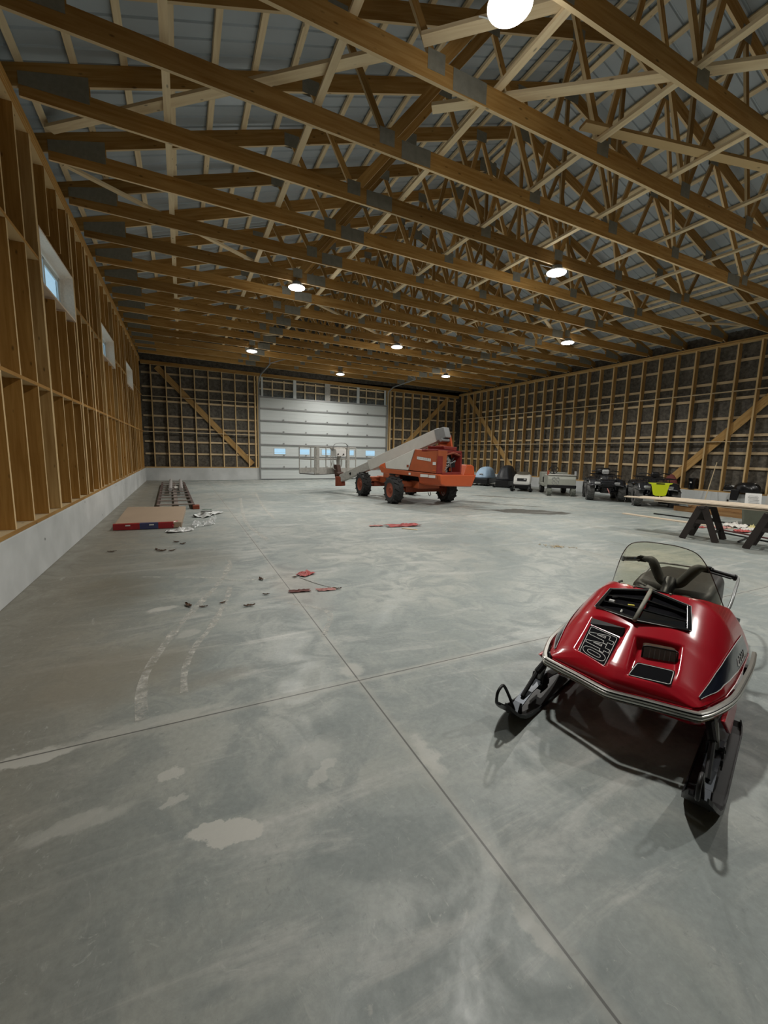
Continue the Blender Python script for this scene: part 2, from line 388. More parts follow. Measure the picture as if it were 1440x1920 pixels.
# ================================================================== THE SHELL
XL, XR, YB, YF = -1.585, 15.88, 22.57, -7.5
def zc(x): return 5.60-.0178*(x-XL)                # underside of the truss bottom chords
XP = 7.15
ZP = 5.69+.325*(XP-XL)
def zt(x): return 5.69+.325*(x-XL) if x <= XP else ZP-(ZP-5.38)*(x-XP)/(XR-XP)   # underside of the top chords
floor = MB().box((7.1, 7.5, -.1), (19., 31., .2)).build('floor', M_FLOOR); tag(floor, kind='structure')
def smear(pts, w):
    mb = MB(); P = spline(pts, 6); vs = []; fs = []
    for i, p in enumerate(P):
        t = (P[min(i+1, len(P)-1)]-P[max(i-1, 0)]).normalized(); nrm = Vector((-t.y, t.x, 0)); ww = w*(.7+.5*mnoise.noise(p*3))/2
        vs += [p+nrm*ww, p-nrm*ww]
    fs = [(2*i, 2*i+1, 2*i+3, 2*i+2) for i in range(len(P)-1)]
    mb.add(vs, fs); o = mb.build('scuff_mark', M_SMEAR, floor, fix=False); return o
H_ = .0015
smear([(.52,6.1,H_),(.50,5.78,H_),(.34,5.1,H_),(.15,4.57,H_),(-.11,3.82,H_),(-.275,3.2,H_),(-.297,2.85,H_),(-.27,2.55,H_)], .085)
smear([(.95,5.0,H_),(.55,5.05,H_),(.2,5.3,H_),(-.5,5.6,H_)], .05)
smear([(.42,4.85,H_),(.36,4.5,H_),(.18,3.82,H_),(.02,3.4,H_),(-.05,3.05,H_),(-.055,2.75,H_)], .07)
smear([(.9,4.1,H_),(1.2,3.7,H_),(1.0,3.2,H_)], .06)
smear([(1.6,14.,H_),(1.3,11.,H_),(1.15,9.,H_),(1.25,7.2,H_)], .12)
smear([(2.3,15.5,H_),(1.95,12.,H_),(1.8,9.5,H_)], .10)
# ---- left wall
wl = MB()
WINS = [(7.34, 9.25), (12.07, 14.04), (16.79, 18.78)]; WZ0, WZ1 = 3.68, 4.36
def quadYZ(mb, x, y0, y1, z0, z1, t=.03): mb.box((x-t/2, (y0+y1)/2, (z0+z1)/2), (t, y1-y0, z1-z0))
quadYZ(wl, -1.80, YF, YB+.3, .60, WZ0); quadYZ(wl, -1.80, YF, YB+.3, WZ1, 5.95)
ys = [YF]+[v for w in WINS for v in w]+[YB+.3]
for i in range(0, len(ys), 2): quadYZ(wl, -1.80, ys[i], ys[i+1], WZ0, WZ1)
wall_left = wl.build('wall_left', M_SHEATH); tag(wall_left, kind='structure')
MB().box(((XL-2.05)/2, (YF+YB+.3)/2, .305), (2.05+XL, YB+.3-YF, .61)).build('stem_wall', M_CONCW, wall_left, bevel=.008)
beam('sill_plate', (-1.70, YF, .635), (-1.70, YB, .635), .21, .045, M_WOOD, wall_left)
for k, z in enumerate((5.42, 5.475, 5.55)):
    beam('top_plate', (-1.695, -1, z), (-1.695, YB, z), .20, .045 if k < 2 else .09, M_STUD, wall_left)
stud_ys = [5.51+.61*k for k in range(-8, 28)]
for y in stud_ys:
    w = None
    for (a, b_) in WINS:
        if a-.08 < y < b_+.10: w = (a, b_)
    if w is None:
        beam('stud', (-1.69, y, .66), (-1.69, y, 5.40), .04, .19, M_STUD, wall_left, up=(1,0,0))
    else:
        if w[0]+.06 < y < w[1]-.06:
            beam('stud', (-1.69, y, .66), (-1.69, y, WZ0-.045), .04, .19, M_STUD, wall_left, up=(1,0,0))
            beam('cripple_stud', (-1.69, y, WZ1+.14), (-1.69, y, 5.40), .04, .19, M_STUD, wall_left, up=(1,0,0))
for (a, b_) in WINS:
    for y in (a-.055, b_+.055): beam('post', (-1.685, y, .66), (-1.685, y, 5.40), .085, .20, M_BRACE, wall_left, up=(1,0,0))
for y in (5.51-1.83, 10.6, 15.4, 20.2): beam('post', (-1.685, y, .66), (-1.685, y, 5.40), .085, .20, M_BRACE, wall_left, up=(1,0,0))
beam('blocking', (-1.66, 0, 2.28), (-1.66, YB, 2.28), .14, .04, M_STUD, wall_left)
yy = [0]+[v for w in WINS for v in (w[0]-.1, w[1]+.1)]+[YB]
for i in range(0, len(yy), 2): beam('blocking', (-1.66, yy[i], 3.93), (-1.66, yy[i+1], 3.93), .14, .04, M_STUD, wall_left)
for n_, (a, b_) in enumerate(WINS):
    w = root('window_%d' % (n_+1), (-1.69, (a+b_)/2, WZ0), kind='structure'); hw = (b_-a)/2; hz = WZ1-WZ0
    lining = MB(); lining.box((0, 0, -.012), (.215, 2*hw, .024)); lining.box((0, 0, hz+.012), (.215, 2*hw, .024))
    for s in (-1, 1): lining.box((0, s*(hw-.0), hz/2), (.215, .024, hz+.04))
    lining.build('lining', M_OSB, w)
    fr = MB(); fy = hw-.03; fz0, fz1 = .03, hz-.03; fx = -.092
    for z in (fz0+.025, fz1-.025): fr.box((fx, 0, z), (.03, 2*fy, .045))
    for y in (-fy+.025, fy-.025, 0): fr.box((fx, y, (fz0+fz1)/2), (.03, .045, fz1-fz0))
    for z in (fz0+.07, fz1-.07): fr.box((fx-.005, fy/2, z), (.025, fy-.1, .035))
    for y in (.06, fy-.07): fr.box((fx-.005, y, (fz0+fz1)/2), (.025, .03, fz1-fz0-.1))
    fr.build('window_frame', M_STEELWHITE, w, bevel=.004)
    MB().box((fx-.01, 0, hz/2), (.006, 2*fy-.08, hz-.14)).build('pane', M_GLASS, w)
# ---- right wall
wr = MB(); wr.box((XR+.27, (YF+YB)/2+.1, 3.05), (.03, YB-YF+.5, 5.4)); wall_right = wr.build('wall_right', M_SHEATH); tag(wall_right, kind='structure')
MB().box((XR+.14, (YF+YB)/2+.1, .24), (.44, YB-YF+.5, .48)).build('stem_wall', M_CONCW, wall_right, bevel=.008)
beam('sill_plate', (XR+.10, YF, .50), (XR+.10, YB, .50), .20, .04, M_BRACE, wall_right)
for z in (5.185, 5.245): beam('top_plate', (XR+.10, 0, z), (XR+.10, YB, z), .20, .05, M_BRACE, wall_right)
y = 7.06-.609*8
while y < YB-.1:
    beam('stud', (XR+.095, y, .52), (XR+.095, y, 5.16), .048, .19, M_BRACE, wall_right, up=(1,0,0)); y += .609
for z in (1.28, 1.75, 2.32, 2.88, 3.50, 4.03, 4.67): beam('girt', (XR+.215, 1, z), (XR+.215, YB, z), .04, .085, M_GIRT, wall_right)
for z in (2.12, 3.70): beam('blocking', (XR+.045, 1, z), (XR+.045, YB, z), .085, .03, M_GIRT, wall_right)
beam('diagonal_brace', (XR+.13, 9.30, .80), (XR+.13, 5.02, 5.2), .04, .26, M_BRACE, wall_right, up=(1,0,0)).rotation_euler
beam('diagonal_brace', (XR+.13, 17.40, .62), (XR+.13, 21.7, 5.0), .04, .26, M_BRACE, wall_right, up=(1,0,0))
for o in wall_right.children:
    if o.name.startswith('diagonal_brace'):     # board lies flat against the studs
        o.matrix_basis = o.matrix_basis @ Matrix.Rotation(PI/2, 4, 'X')
# ---- back wall with the overhead door
DX0, DX1, DZ = 3.65, 10.82, 4.27
wb = MB(); yb = YB+.27
wb.box(((XL-.2+DX0)/2, yb, 2.6), (DX0-XL+.2, .03, 5.6)); wb.box(((DX1+XR+.4)/2, yb, 2.6), (XR+.4-DX1, .03, 5.6)); wb.box(((DX0+DX1)/2, yb, (DZ+5.4)/2), (DX1-DX0, .03, 5.4-DZ))
wb.prism([(XL-.3, 5.3), (XR+.4, 5.2), (XR+.4, zt(XR+.4)+.325), (XP, ZP+.325), (XL-.3, zt(XL-.3)+.325)], lambda u, v, k: (u, yb-.015+.03*k, v))
wall_back = wb.build('wall_back', M_SHEATH); tag(wall_back, kind='structure')
MB().box(((XL-.3+DX0)/2, YB+.2, .305), (DX0-XL+.3, .4, .61)).build('stem_wall', M_CONCW, wall_back, bevel=.008)
MB().box(((DX1+XR+.3)/2, YB+.2, .25), (XR+.3-DX1, .4, .50)).build('stem_wall', M_CONCW, wall_back, bevel=.008)
beam('sill_plate', (XL, YB+.10, .632), (DX0-.1, YB+.10, .632), .20, .045, M_BRACE, wall_back)
beam('sill_plate', (DX1+.1, YB+.10, .52), (XR, YB+.10, .52), .20, .045, M_BRACE, wall_back)
beam('top_plate', (XL, YB+.09, 5.40), (XR, YB+.09, 5.40-.0178*17.46), .20, .16, M_WOOD, wall_back)
def ztop(x): return 5.32-.0178*(x-XL)
xs = [-1.19+.61*k for k in range(8)]+[11.37+.61*k for k in range(8)]
for x in xs: beam('stud', (x, YB+.095, .65), (x, YB+.095, ztop(x)), .045, .19, M_BRACE, wall_back, up=(0,1,0))
for x, w in ((3.42,.06),(3.56,.10),(10.93,.12),(11.08,.08)): beam('post', (x, YB+.09, .0 if .1 > 1 else .62), (x, YB+.09, ztop(x)), w, .20, M_BRACE, wall_back, up=(0,1,0))
for z in (1.27, 1.84, 2.48, 3.03, 3.71, 4.34, 4.97):
    beam('girt', (XL, YB+.215, z), (DX0-.05, YB+.215, z), .04, .085, M_GIRT, wall_back); beam('girt', (DX1+.05, YB+.215, z-.12), (XR, YB+.215, z-.12), .04, .085, M_GIRT, wall_back)
for z in (2.29, 3.90): beam('blocking', (XL, YB+.045, z), (DX0-.2, YB+.045, z), .085, .03, M_GIRT, wall_back)
for a, b_ in (((-.95, YB+.13, 5.25), (3.25, YB+.13, .80)), ((15.2, YB+.13, 5.0), (11.2, YB+.13, 1.1))):
    o = beam('diagonal_brace', a, b_, .04, .26, M_BRACE, wall_back, up=(0,1,0)); o.matrix_basis = o.matrix_basis @ Matrix.Rotation(PI/2, 4, 'X')
# header bay above the door
for x, w in ((5.46,.16),(7.26,.30),(9.06,.15),(3.78,.10),(10.74,.10)): beam('header_post', (x, YB+.05, DZ), (x, YB+.05, ztop(x)+.06), w, .05, M_DIRTYW if w > .2 else M_STEELWHITE, wall_back, up=(0,1,0))
for z in (4.66, 5.06): beam('header_girt', (DX0, YB+.2, z), (DX1, YB+.2, z-.05), .04, .07, M_GIRT, wall_back)
for x in (4.32,4.92,6.03,6.62,7.95,8.5,9.6,10.2): beam('header_batten', (x, YB+.15, DZ), (x, YB+.15, 5.12), .05, .05, M_GIRT, wall_back, up=(0,1,0))
# overhead door
door = root('door_1', ((DX0+DX1)/2, YB+.06, 0), kind='structure'); dw = DX1-DX0
M_DOOR = plain('door_steel', (.62,.66,.655), .38, 0., var=.04, scale=1.5)
zs = [.02]+[DZ*k/7 for k in range(1, 7)]+[DZ]
WX = [(4.34,4.95),(5.64,6.25),(6.93,7.53),(8.24,8.84),(9.55,10.15)]
for k in range(7):
    p = MB(); z0, z1 = zs[k]+.004, zs[k+1]-.004
    if k == 2:
        a0, a1 = 1.335, 1.655
        p.box((0, 0, (z0+a0)/2), (dw-.02, .045, a0-z0)); p.box((0, 0, (a1+z1)/2), (dw-.02, .045, z1-a1))
        e = [-dw/2+.01]+[v-(DX0+DX1)/2 for w in WX for v in w]+[dw/2-.01]
        for i in range(0, len(e), 2): p.box(((e[i]+e[i+1])/2, 0, (a0+a1)/2), (e[i+1]-e[i], .045, a1-a0))
    else: p.box((0, 0, (z0+z1)/2), (dw-.02, .045, z1-z0))
    for q in (.33, .66): p.box((0, -.024, z0+(z1-z0)*q), (dw-.1, .008, .012))
    po = p.build('door_panel', M_DOOR, door, bevel=.004)
    if k == 2:
        for a, b_ in WX:
            cx = (a+b_)/2-(DX0+DX1)/2; fr = MB()
            for s in (-1, 1): fr.box((cx, -.025, 1.495+s*.16), (.64, .02, .03)); fr.box((cx+s*.305, -.025, 1.495), (.03, .02, .32))
            fr.build('window_frame', M_STEELWHITE, po); MB().box((cx, 0, 1.495), (.58, .006, .30)).build('pane', M_GLASS, po)
for k in range(1, 7):
    MB().box((0, -.045, zs[k]-.012), (dw-.02, .045, .075)).build('strut', M_GREYMETAL, door, bevel=.004)
    for j in range(5):
        h = MB(); x = -dw/2+dw*(j+1)/6; h.box((x, -.06, zs[k]+.05), (.07, .02, .10)); h.tube([(x-.06, -.065, zs[k]), (x+.06, -.065, zs[k])], .012); h.build('hinge', M_GREYMETAL, door)
MB().box((0, -.03, 4.22), (dw+.1, .03, .06)).build('top_rail', M_GREYMETAL, door)
MB().box((0, -.0, .02), (dw, .05, .04)).build('bottom_seal', M_BLACK, door)
for s in (-1, 1):
    x = s*(dw/2+.05); t = MB()
    t.bar((x, -.10, 0), (x, -.10, 4.3), .07, .05, (0,1,0)); t.tube([(x, -.10, 4.3), (x, -.12, 4.85), (x, -.30, 5.05), (x, -.8, 5.20), (x, -3.3, 5.28)], .035, 6)
    t.build('track', M_GREYMETAL, door)
    h = MB(); h.bar((x, -3.2, 5.28), (x, -3.2, 5.75), .05, .01, (0,1,0)); h.bar((x, -3.2, 5.3), (x-s*.7, -3.3, 5.55), .04, .01, (0,1,0)); h.build('track_hanger', M_GREYMETAL, door)
    MB().box((x-s*.03, .02, 2.15), (.14, .05, 4.3)).build('jamb', M_STEELWHITE, door)
# wall behind the viewer
wf = MB(); wf.box((7.1, YF, 2.7), (18.2, .06, 5.7)); wf.prism([(XL-.3, 5.3), (XR+.4, 5.2), (XR+.4, zt(XR+.4)+.325), (XP, ZP+.325), (XL-.3, zt(XL-.3)+.325)], lambda u, v, k: (u, YF-.03+.06*k, v))
wall_front = wf.build('wall_front', M_BRACE); tag(wall_front, kind='structure')
# ---- roof
ceiling = root('ceiling', (0, 0, 0), kind='structure')
def roofsheet(x0, x1):
    prof = []; y = YF-.1; p = .232
    while y < YB+.4:
        prof += [(y, 0), (y+p*.80, 0), (y+p*.86, .020), (y+p*.94, .020)]; y += p
    mb = MB(); vs = []; n = len(prof)
    for x in (x0, x1):
        for (yy_, dz) in prof: vs.append((x, yy_, zt(x)+.315+dz))
    mb.add(vs, [(i, i+1, n+i+1, n+i) for i in range(n-1)]); return mb.build('roof_panel', M_ROOF, ceiling, fix=False)
def ztx(x):   # top-chord underside carried past the eaves
    return zt(x)
roofsheet(XL-.45, XP+.001); roofsheet(XP, XR+.45)
MB().bar((XP, YF, ZP+.36), (XP, YB+.3, ZP+.36), .25, .02).build('ridge_cap', M_ROOF, ceiling)
PX = [XL+.04+.537*k for k in range(17)]; PX2 = [XR-.04-.537*k for k in range(17)]
for x in PX: beam('purlin', (x, .2, zt(x)+.272), (x, YB+.1, zt(x)+.272), .085, .04, M_PALE, ceiling, up=(-.325,0,1))
for x in PX2: beam('purlin', (x, .2, zt(x)+.272), (x, YB+.1, zt(x)+.272), .085, .04, M_PALE, ceiling, up=(.361,0,1))
# ---- roof trusses, 1.225 m apart
ORD = ['first','second','third','fourth','fifth','sixth','seventh','eighth','ninth','tenth','eleventh','twelfth','thirteenth','fourteenth','fifteenth','sixteenth','seventeenth','eighteenth','nineteenth']
def make_truss():
    t = root('roof_truss'); d = .235
    beam('bottom_chord', (XL+.02, 0, zc(XL)+d/2), (3.1, 0, zc(3.1)+d/2), .04, d, M_WOOD, t)
    beam('bottom_chord', (3.1, 0, zc(3.1)+d/2), (11.2, 0, zc(11.2)+d/2), .04, d, M_WOOD, t)
    beam('bottom_chord', (11.2, 0, zc(11.2)+d/2), (XR-.02, 0, zc(XR)+d/2), .04, d, M_WOOD, t)
    e = .42
    beam('top_chord', (XL-e, 0, zt(XL-e)+d*.53), (XP, 0, ZP+d*.53), .04, d, M_WOOD, t); beam('top_chord', (XR+e, 0, zt(XR+e)+d*.53), (XP, 0, ZP+d*.53), .04, d, M_WOOD, t)
    bt = lambda x: (x, 0, zc(x)+.16); tp = lambda x: (x, 0, zt(x)+.07)
    B = [2.65, 5.3, 7.18, 9.05, 11.65]; T = [1.95, 4.3, 6.0, 8.3, 10.0, 12.35]
    webs = [(T[0],B[0]),(T[1],B[0]),(T[1],B[1]),(T[2],B[1]),(T[2],B[2]),(T[3],B[2]),(T[3],B[3]),(T[4],B[3]),(T[4],B[4]),(T[5],B[4])]
    for i, (a, b_) in enumerate(webs): beam('web', bt(b_), tp(a), .038, .135 if i in (1, 8) else .088, M_WOOD, t)
    beam('web', bt(B[2]), (XP, 0, ZP), .038, .088, M_WOOD, t)
    g = MB()
    def plate(x, z, w, h, name='gusset_plate'):
        m = MB()
        for s in (-1, 1): m.box((x, s*.022, z), (w, .003, h))
        m.build(name, M_GALV, t)
    for x in (3.1, 11.2): plate(x, zc(x)+.125, .46, .22, 'splice_plate')
    for x in B: plate(x, zc(x)+.20, .22, .20)
    for x in T: plate(x, zt(x)+.06, .26, .20)
    plate(XP, ZP+.1, .5, .3)
    for s, x0, x1 in ((1, XL+.02, XL+.72), (-1, XR-.02, XR-.72)):
        m = MB()
        for q in (-1, 1): m.prism([(x0, zc(x0)+.12), (x1, zc(x1)+.14), (x1, zt(x1)+.10), (x0, zt(x0)+.16)], lambda u, v, k: (u, q*(.021+.004*k), v))
        m.build('heel_plate', M_GALV, t)
        MB().prism([(x0, zc(x0)+.2), (x1+s*.01, zc(x1)+.2), (x1+s*.01, zt(x1)+.03), (x0, zt(x0)+.03)], lambda u, v, k: (u, -.019+.038*k, v)).build('heel_block', M_WOOD, t)
    return t
tr0 = make_truss(); k = 0
for i in range(-2, 15):
    yy_ = 4.48+1.222*i
    if yy_ > YB-.05: break
    lab = 'brown wooden roof truss with steel gusset plates, %s in line from the near end' % ORD[k]
    if k == 0: tr0.location = (0, yy_, 0); tag(tr0, lab, 'roof truss', 'roof trusses across the hall')
    else: dup(tr0, (0, yy_, 0), label=lab)
    k += 1
# ---- lengthwise and diagonal two-by-four bracing on the bottom chords
BX = [.0, 1.69, 3.5, 5.21, 6.76, 8.45, 10.1, 11.8, 13.5]
for k, x in enumerate(BX):
    z = zc(x)+.257
    o = beam('chord_brace', (x, 1.9, z), (x, YB-.1, z), .088, .04, M_PALE)
    tag(o, 'pale lengthwise two-by-four lying over the truss bottoms, %s from the left wall' % ORD[k], 'brace', 'lengthwise braces over the trusses')
DG = [((-1.5,7.95),(2.2,4.72),'broad pale diagonal board over the trusses at upper left'),((2.45,4.42),(3.7,3.25),'short diagonal board just left of the nearest lamp'),
      ((3.0,5.12),(5.9,2.85),'diagonal board crossing above the second and third truss right of the nearest lamp'),
      ((-1.5,8.75),(2.9,11.5),'long diagonal two-by-four running from the left wall plate towards the left lamp'),((2.6,11.9),(7.0,14.75),'diagonal two-by-four between the left lamp and the middle lamp'),
      ((4.85,4.42),(8.9,3.45),'diagonal board reaching to the upper right of the hall'),((7.2,15.9),(12.2,18.9),'far diagonal two-by-four right of the middle lamp'),((7.6,14.9),(11.2,14.2),'far flat-lying board crossing the trusses right of the middle lamp'),
      ((-1.4,20.0),(3.6,16.4),'far diagonal two-by-four over the left end of the back wall'),((9.0,9.4),(14.6,13.0),'diagonal two-by-four near the lamp above the right-hand vehicles'),((12.9,8.6),(15.6,7.4),'short diagonal board near the top of the right wall')]
for k, (a, b_, lab) in enumerate(DG):
    wd = .14 if k in (0, 1, 2, 5) else .088
    o = beam('diagonal_chord_brace', (a[0], a[1], zc(a[0])+.30), (b_[0], b_[1], zc(b_[0])+.30), wd, .04, M_PALE if k != 5 else M_BRACE)
    tag(o, lab, 'brace', 'diagonal braces over the trusses')
# ---- high-bay lamps
LL = ['round lit lamp right overhead, the nearest of all','round lit lamp on the right half, above and left of the off-road vehicles','round lit lamp at left centre, second out in the left row',
      'round lit lamp out by the right wall, level with the parked vehicles','round lit lamp above the lift boom, in the middle row','round lit lamp at far left, near the back wall left of the door','round lit lamp at far right near the back wall corner','round lit lamp in front of the overhead door',
      'round lamp out of view overhead on the right','round lamp behind the viewer in the middle row','round lamp behind the viewer on the left','round lamp behind the viewer on the right']
def make_lamp():
    t = root('high_bay_lamp')
    MB().lathe([(.0,.0),(.160,.0),(.165,.02),(.16,.05),(.12,.07),(.10,.13),(.0,.13)], 28).build('housing', M_GREYMETAL, t, smooth=False)
    MB().lathe([(.0,-.04),(.11,-.034),(.185,-.010),(.192,.0),(.192,.012),(.0,.012)], 28).build('lens', M_LENS, t)
    MB().tube([(0,0,.13),(0,0,.19),(.015,0,.21),(0,0,.24)], .008, 6).build('hook', M_GREYMETAL, t)
    MB().tube(spline([(0.02,0,.12),(.16,.05,.14),(.30,.16,.20),(.22,.4,.30),(.05,.52,.36)], 5), .007, 6).build('cord', M_STEELWHITE, t)
    ld = bpy.data.lights.new('lamp_light', 'AREA'); ld.shape = 'DISK'; ld.size = .28; ld.energy = LAMP_POWER; ld.color = LAMP_COLOR; ld.spread = math.radians(150)
    lo = bpy.data.objects.new('lamp_light', ld); COL.objects.link(lo); lo.parent = t; lo.location = (0, 0, -.045)
    pd = bpy.data.lights.new('lamp_spill', 'POINT'); pd.shadow_soft_size = .10; pd.energy = SPILL_POWER; pd.color = LAMP_COLOR
    po = bpy.data.objects.new('lamp_spill', pd); COL.objects.link(po); po.parent = t; po.location = (0, 0, -.13)
    return t
lamp0 = make_lamp()
for k, (x, y) in enumerate(LAMPS):
    z = zc(x)-.14
    t = lamp0 if k == 0 else dup(lamp0, (x, y, z))
    t.location = (x, y, z); tag(t, LL[k], 'lamp', 'high bay lamps')
# ================================================================== THE RED SNOWMOBILE
SX, SY = Vector((.335,-.942,0)).normalized(), Vector((.942,.335,0)).normalized()
sled = root('snowmobile', (1.947,1.328,0), math.atan2(SX.y, SX.x), 'red vintage snowmobile with 440 decal, clear windshield and chrome bumper', 'snowmobile')
# plan outline of the nose: x -> front edge y   (local: x across, y rearward, z up)
OUT = [(0,.038),(.340,.128),(.368,.158),(.392,.215),(.445,.40),(.465,.60),(.475,.80),(.48,1.12)]
BACK = [(0,.745),(.10,.755),(.20,.80),(.30,.95),(.36,1.10),(.48,1.15)]
HD = [(-.02,-.02),(0,0),(.012,.024),(.03,.042),(.07,.076),(.16,.122),(.24,.163),(.31,.200),(.378,.239),(.55,.308),(.70,.36),(1.1,.375)]
def yfront(x): return interp(OUT, abs(x))
def halfw(y):
    inv = [(b_, a) for a, b_ in OUT]; return interp(inv, y) if y > .038 else .0
def smooth_tab(tab, x, w):
    return (interp(tab, x-w)+2*interp(tab, x)+interp(tab, x+w))/4
def poly_in(poly, x, y):   # signed inner distance to a convex outline
    d = 9.; n = len(poly); ar = sum(poly[i][0]*poly[(i+1) % n][1]-poly[(i+1) % n][0]*poly[i][1] for i in range(n)); s = 1 if ar > 0 else -1
    for i in range(n):
        (x0,y0),(x1,y1) = poly[i], poly[(i+1) % n]; L = math.hypot(x1-x0, y1-y0)
        d = min(d, s*((x1-x0)*(y-y0)-(y1-y0)*(x-x0))/L)
    return d
def hood0(x, y):
    ax = math.sqrt(x*x+.018**2)-.009; w = max(halfw(y), .001); u = min(1., abs(x)/w)
    d = max(0., y-(.038+.265*min(ax, .37)))
    return .300+.033*smoothstep(0., .010, d)+smooth_tab(HD, d, .006+.014*smoothstep(.03, .10, d))*(1-u**3.4)**.85+.012*smoothstep(0., .02, d)*(1-u**6)
HP = [(.030,.335),(.236,.405),(.276,.145),(.052,.088)]
DP = [(-.246,.448),(-.022,.378),(-.044,.100),(-.247,.180)]
VP = [(-.245,.515),(0,.408),(.245,.515),(.215,.675),(0,.72),(-.215,.675)]
def hp_plane(x, y): return .390+.33*(y-.10)-.07*(x-.06)
def dp_plane(x, y): return .378+.51*(y-.12)-.06*(abs(x)-.054)
def hood(x, y):
    z = hood0(x, y)
    t = smoothstep(-.004, .022, poly_in(HP, x, y))
    if t > 0: z = z+(min(z, hp_plane(x, y))-z)*t
    t = smoothstep(-.004, .020, poly_in(DP, x, y))
    if t > 0: z = z+(min(z, dp_plane(x, y))-z)*t
    t = smoothstep(.004, .02, poly_in([(-.245,.515),(0,.408),(0,.72),(-.215,.675)], x, y))+smoothstep(.004, .02, poly_in([(0,.408),(.245,.515),(.215,.675),(0,.72)], x, y))
    if t > 0: z -= .03*min(1, t)
    # raised bead along the outer shoulder
    w = max(halfw(y), .001); u = abs(x)/w
    return z
def hood_pt(s, t):
    x = .479*math.sin((s*2-1)*PI/2*.999); y0, y1 = yfront(x), interp(BACK, abs(x)); y = y0+(y1-y0)*t**1.25
    return (x, y, hood(x, y))
hm = MB().grid(hood_pt, 190, 150)
hood_o = hm.build('hood', M_RED, sled, smooth=True, thick=.006)
hood_o.modifiers['thick'].offset = -1
# rear flank skirts and lower red lip under the hood edge
lip = MB(); rows = []
path = [(-.48,1.12),(-.475,.8),(-.465,.6),(-.445,.4),(-.392,.215),(-.340,.128),(0,.038),(.340,.128),(.392,.215),(.445,.4),(.465,.6),(.475,.8),(.48,1.12)]
def ring(pts, z, sc=1., dy=0.): return [(x*sc, y+dy, z) for x, y in pts]
lip.loft([ring(path, .326), ring(path, .295, .99, .006), ring(path, .29, .96, .02)], cap=False, closed=False); lip.build('hood_lip', M_RED, sled, thick=.006)
bel = MB()
bel.loft([ring(path, .27, .97, .03), [(x*.98, max(y, .16)+.06, .20) for x, y in path], [(x*.93, max(y, .30)+.06, .135) for x, y in path], [(x*.55, max(y, .42)+.06, .11) for x, y in path]], cap=False, closed=False)
bel.build('belly_pan', M_RED, sled, thick=.006)
for s in (-1, 1):
    fin = MB(); fin.prism([(.20,.285),(.62,.285),(.70,.14),(.42,.12)], lambda u, v, k: (s*(.445+.02*k+(.30-v)*.10), u, v))
    fin.build('belly_fin', M_RED, sled, bevel=.006)
# chrome bumper band: three ribs round the nose
bp = [(-.505,1.16),(-.508,.95),(-.498,.72),(-.475,.42),(-.425,.22),(-.388,.128),(-.352,.094),(-.17,.045),(-.03,.003),(.03,.003),(.17,.045),(.352,.094),(.388,.128),(.425,.22),(.475,.42),(.498,.72),(.508,.95),(.505,1.16)]
bs = spline([(x, y, 0) for x, y in bp], 4)
bm_ = MB(); sect = []
for i, p in enumerate(bs):
    t = (bs[min(i+1, len(bs)-1)]-bs[max(i-1, 0)]).normalized(); nr = Vector((t.y, -t.x, 0))   # outward
    pr = [(-.012,.333),(.004,.334),(.010,.330),(.006,.325),(.013,.321),(.014,.315),(.007,.311),(.013,.306),(.013,.300),(.006,.296),(.010,.290),(.004,.283),(-.012,.284)]
    sect.append([p+nr*o_+Vector((0,0,z)) for o_, z in pr])
bm_.loft(sect); bo = bm_.build('bumper', M_CHROME, sled)
for zz in (.325,.311,.296):
    MB().tube([p+Vector((((bs[min(i+1, len(bs)-1)]-bs[max(i-1, 0)]).normalized()).y, -((bs[min(i+1, len(bs)-1)]-bs[max(i-1, 0)]).normalized()).x, 0))*.0075+Vector((0,0,zz)) for i, p in enumerate(bs)], .0032, 5).build('bumper_groove', M_BLACK, bo)
for s in (-1, 1):
    MB().box((s*.492, .90, .30), (.03, .05, .05)).build('bumper_bracket', M_BLACK, sled)
# vents: a chevron grille of two halves, each with slots and slats
def vent_half(s):
    A, B, Cc, D = Vector((0,.412,.602)), Vector((s*.243,.518,.582)), Vector((s*.210,.668,.672)), Vector((0,.712,.704))
    N = ((B-A).cross(D-A)).normalized(); N = N if N.z > 0 else -N
    P = lambda a, b_, h=0.: (A*(1-a)+B*a)*(1-b_)+(D*(1-a)+Cc*a)*b_+N*h
    base = MB(); base.add([P(0,0,-.022),P(1,0,-.022),P(1,1,-.022),P(0,1,-.022)], [(0,1,2,3)]); base.build('vent_well', M_MATTE, sled)
    fr = MB()
    def strip(a0, b0, a1, b1, w, h0, h1):
        p, q = P(a0,b0), P(a1,b1); t = (q-p).normalized(); v = N.cross(t)*w/2
        fr.hexa([p-v+N*h0, q-v+N*h0, q+v+N*h0, p+v+N*h0, p-v+N*h1, q-v+N*h1, q+v+N*h1, p+v+N*h1])
    for b_ in (.0, 1.): strip(-.0, b_, 1, b_, .022, -.03, .006)
    strip(1, 0, 1, 1, .024, -.03, .007)
    for b_ in (.345, .665): strip(0, b_, 1, b_, .011, -.014, .003)
    fr.build('vent_frame', M_BLACKGLOSS, sled, bevel=.002)
    ed = MB(); pts = [P(.02,-.045,.004),P(1.045,-.045,.005),P(1.045,1.03,.005),P(.02,1.03,.004)]; ed.tube([pts[0],pts[1],pts[2],pts[3]], .0022, 5); ed.build('vent_edge_line', M_STEELWHITE, sled)
    return P
PL = vent_half(-1); PR = vent_half(1)
cp = MB(); cp.tube([PR(0,-.05,.002), PR(0,.5,.006), PR(0,1.03,.002)], .012, 8); cp.build('vent_spine', M_GALV, sled, smooth=True)
cv = MB(); cv.add([PR(.07,.06,-.004),PR(.93,.06,-.004),PR(.93,.30,-.002),PR(.07,.30,-.002)], [(0,1,2,3)]); cv.build('vent_cover', M_BLACKGLOSS, sled, thick=.004)
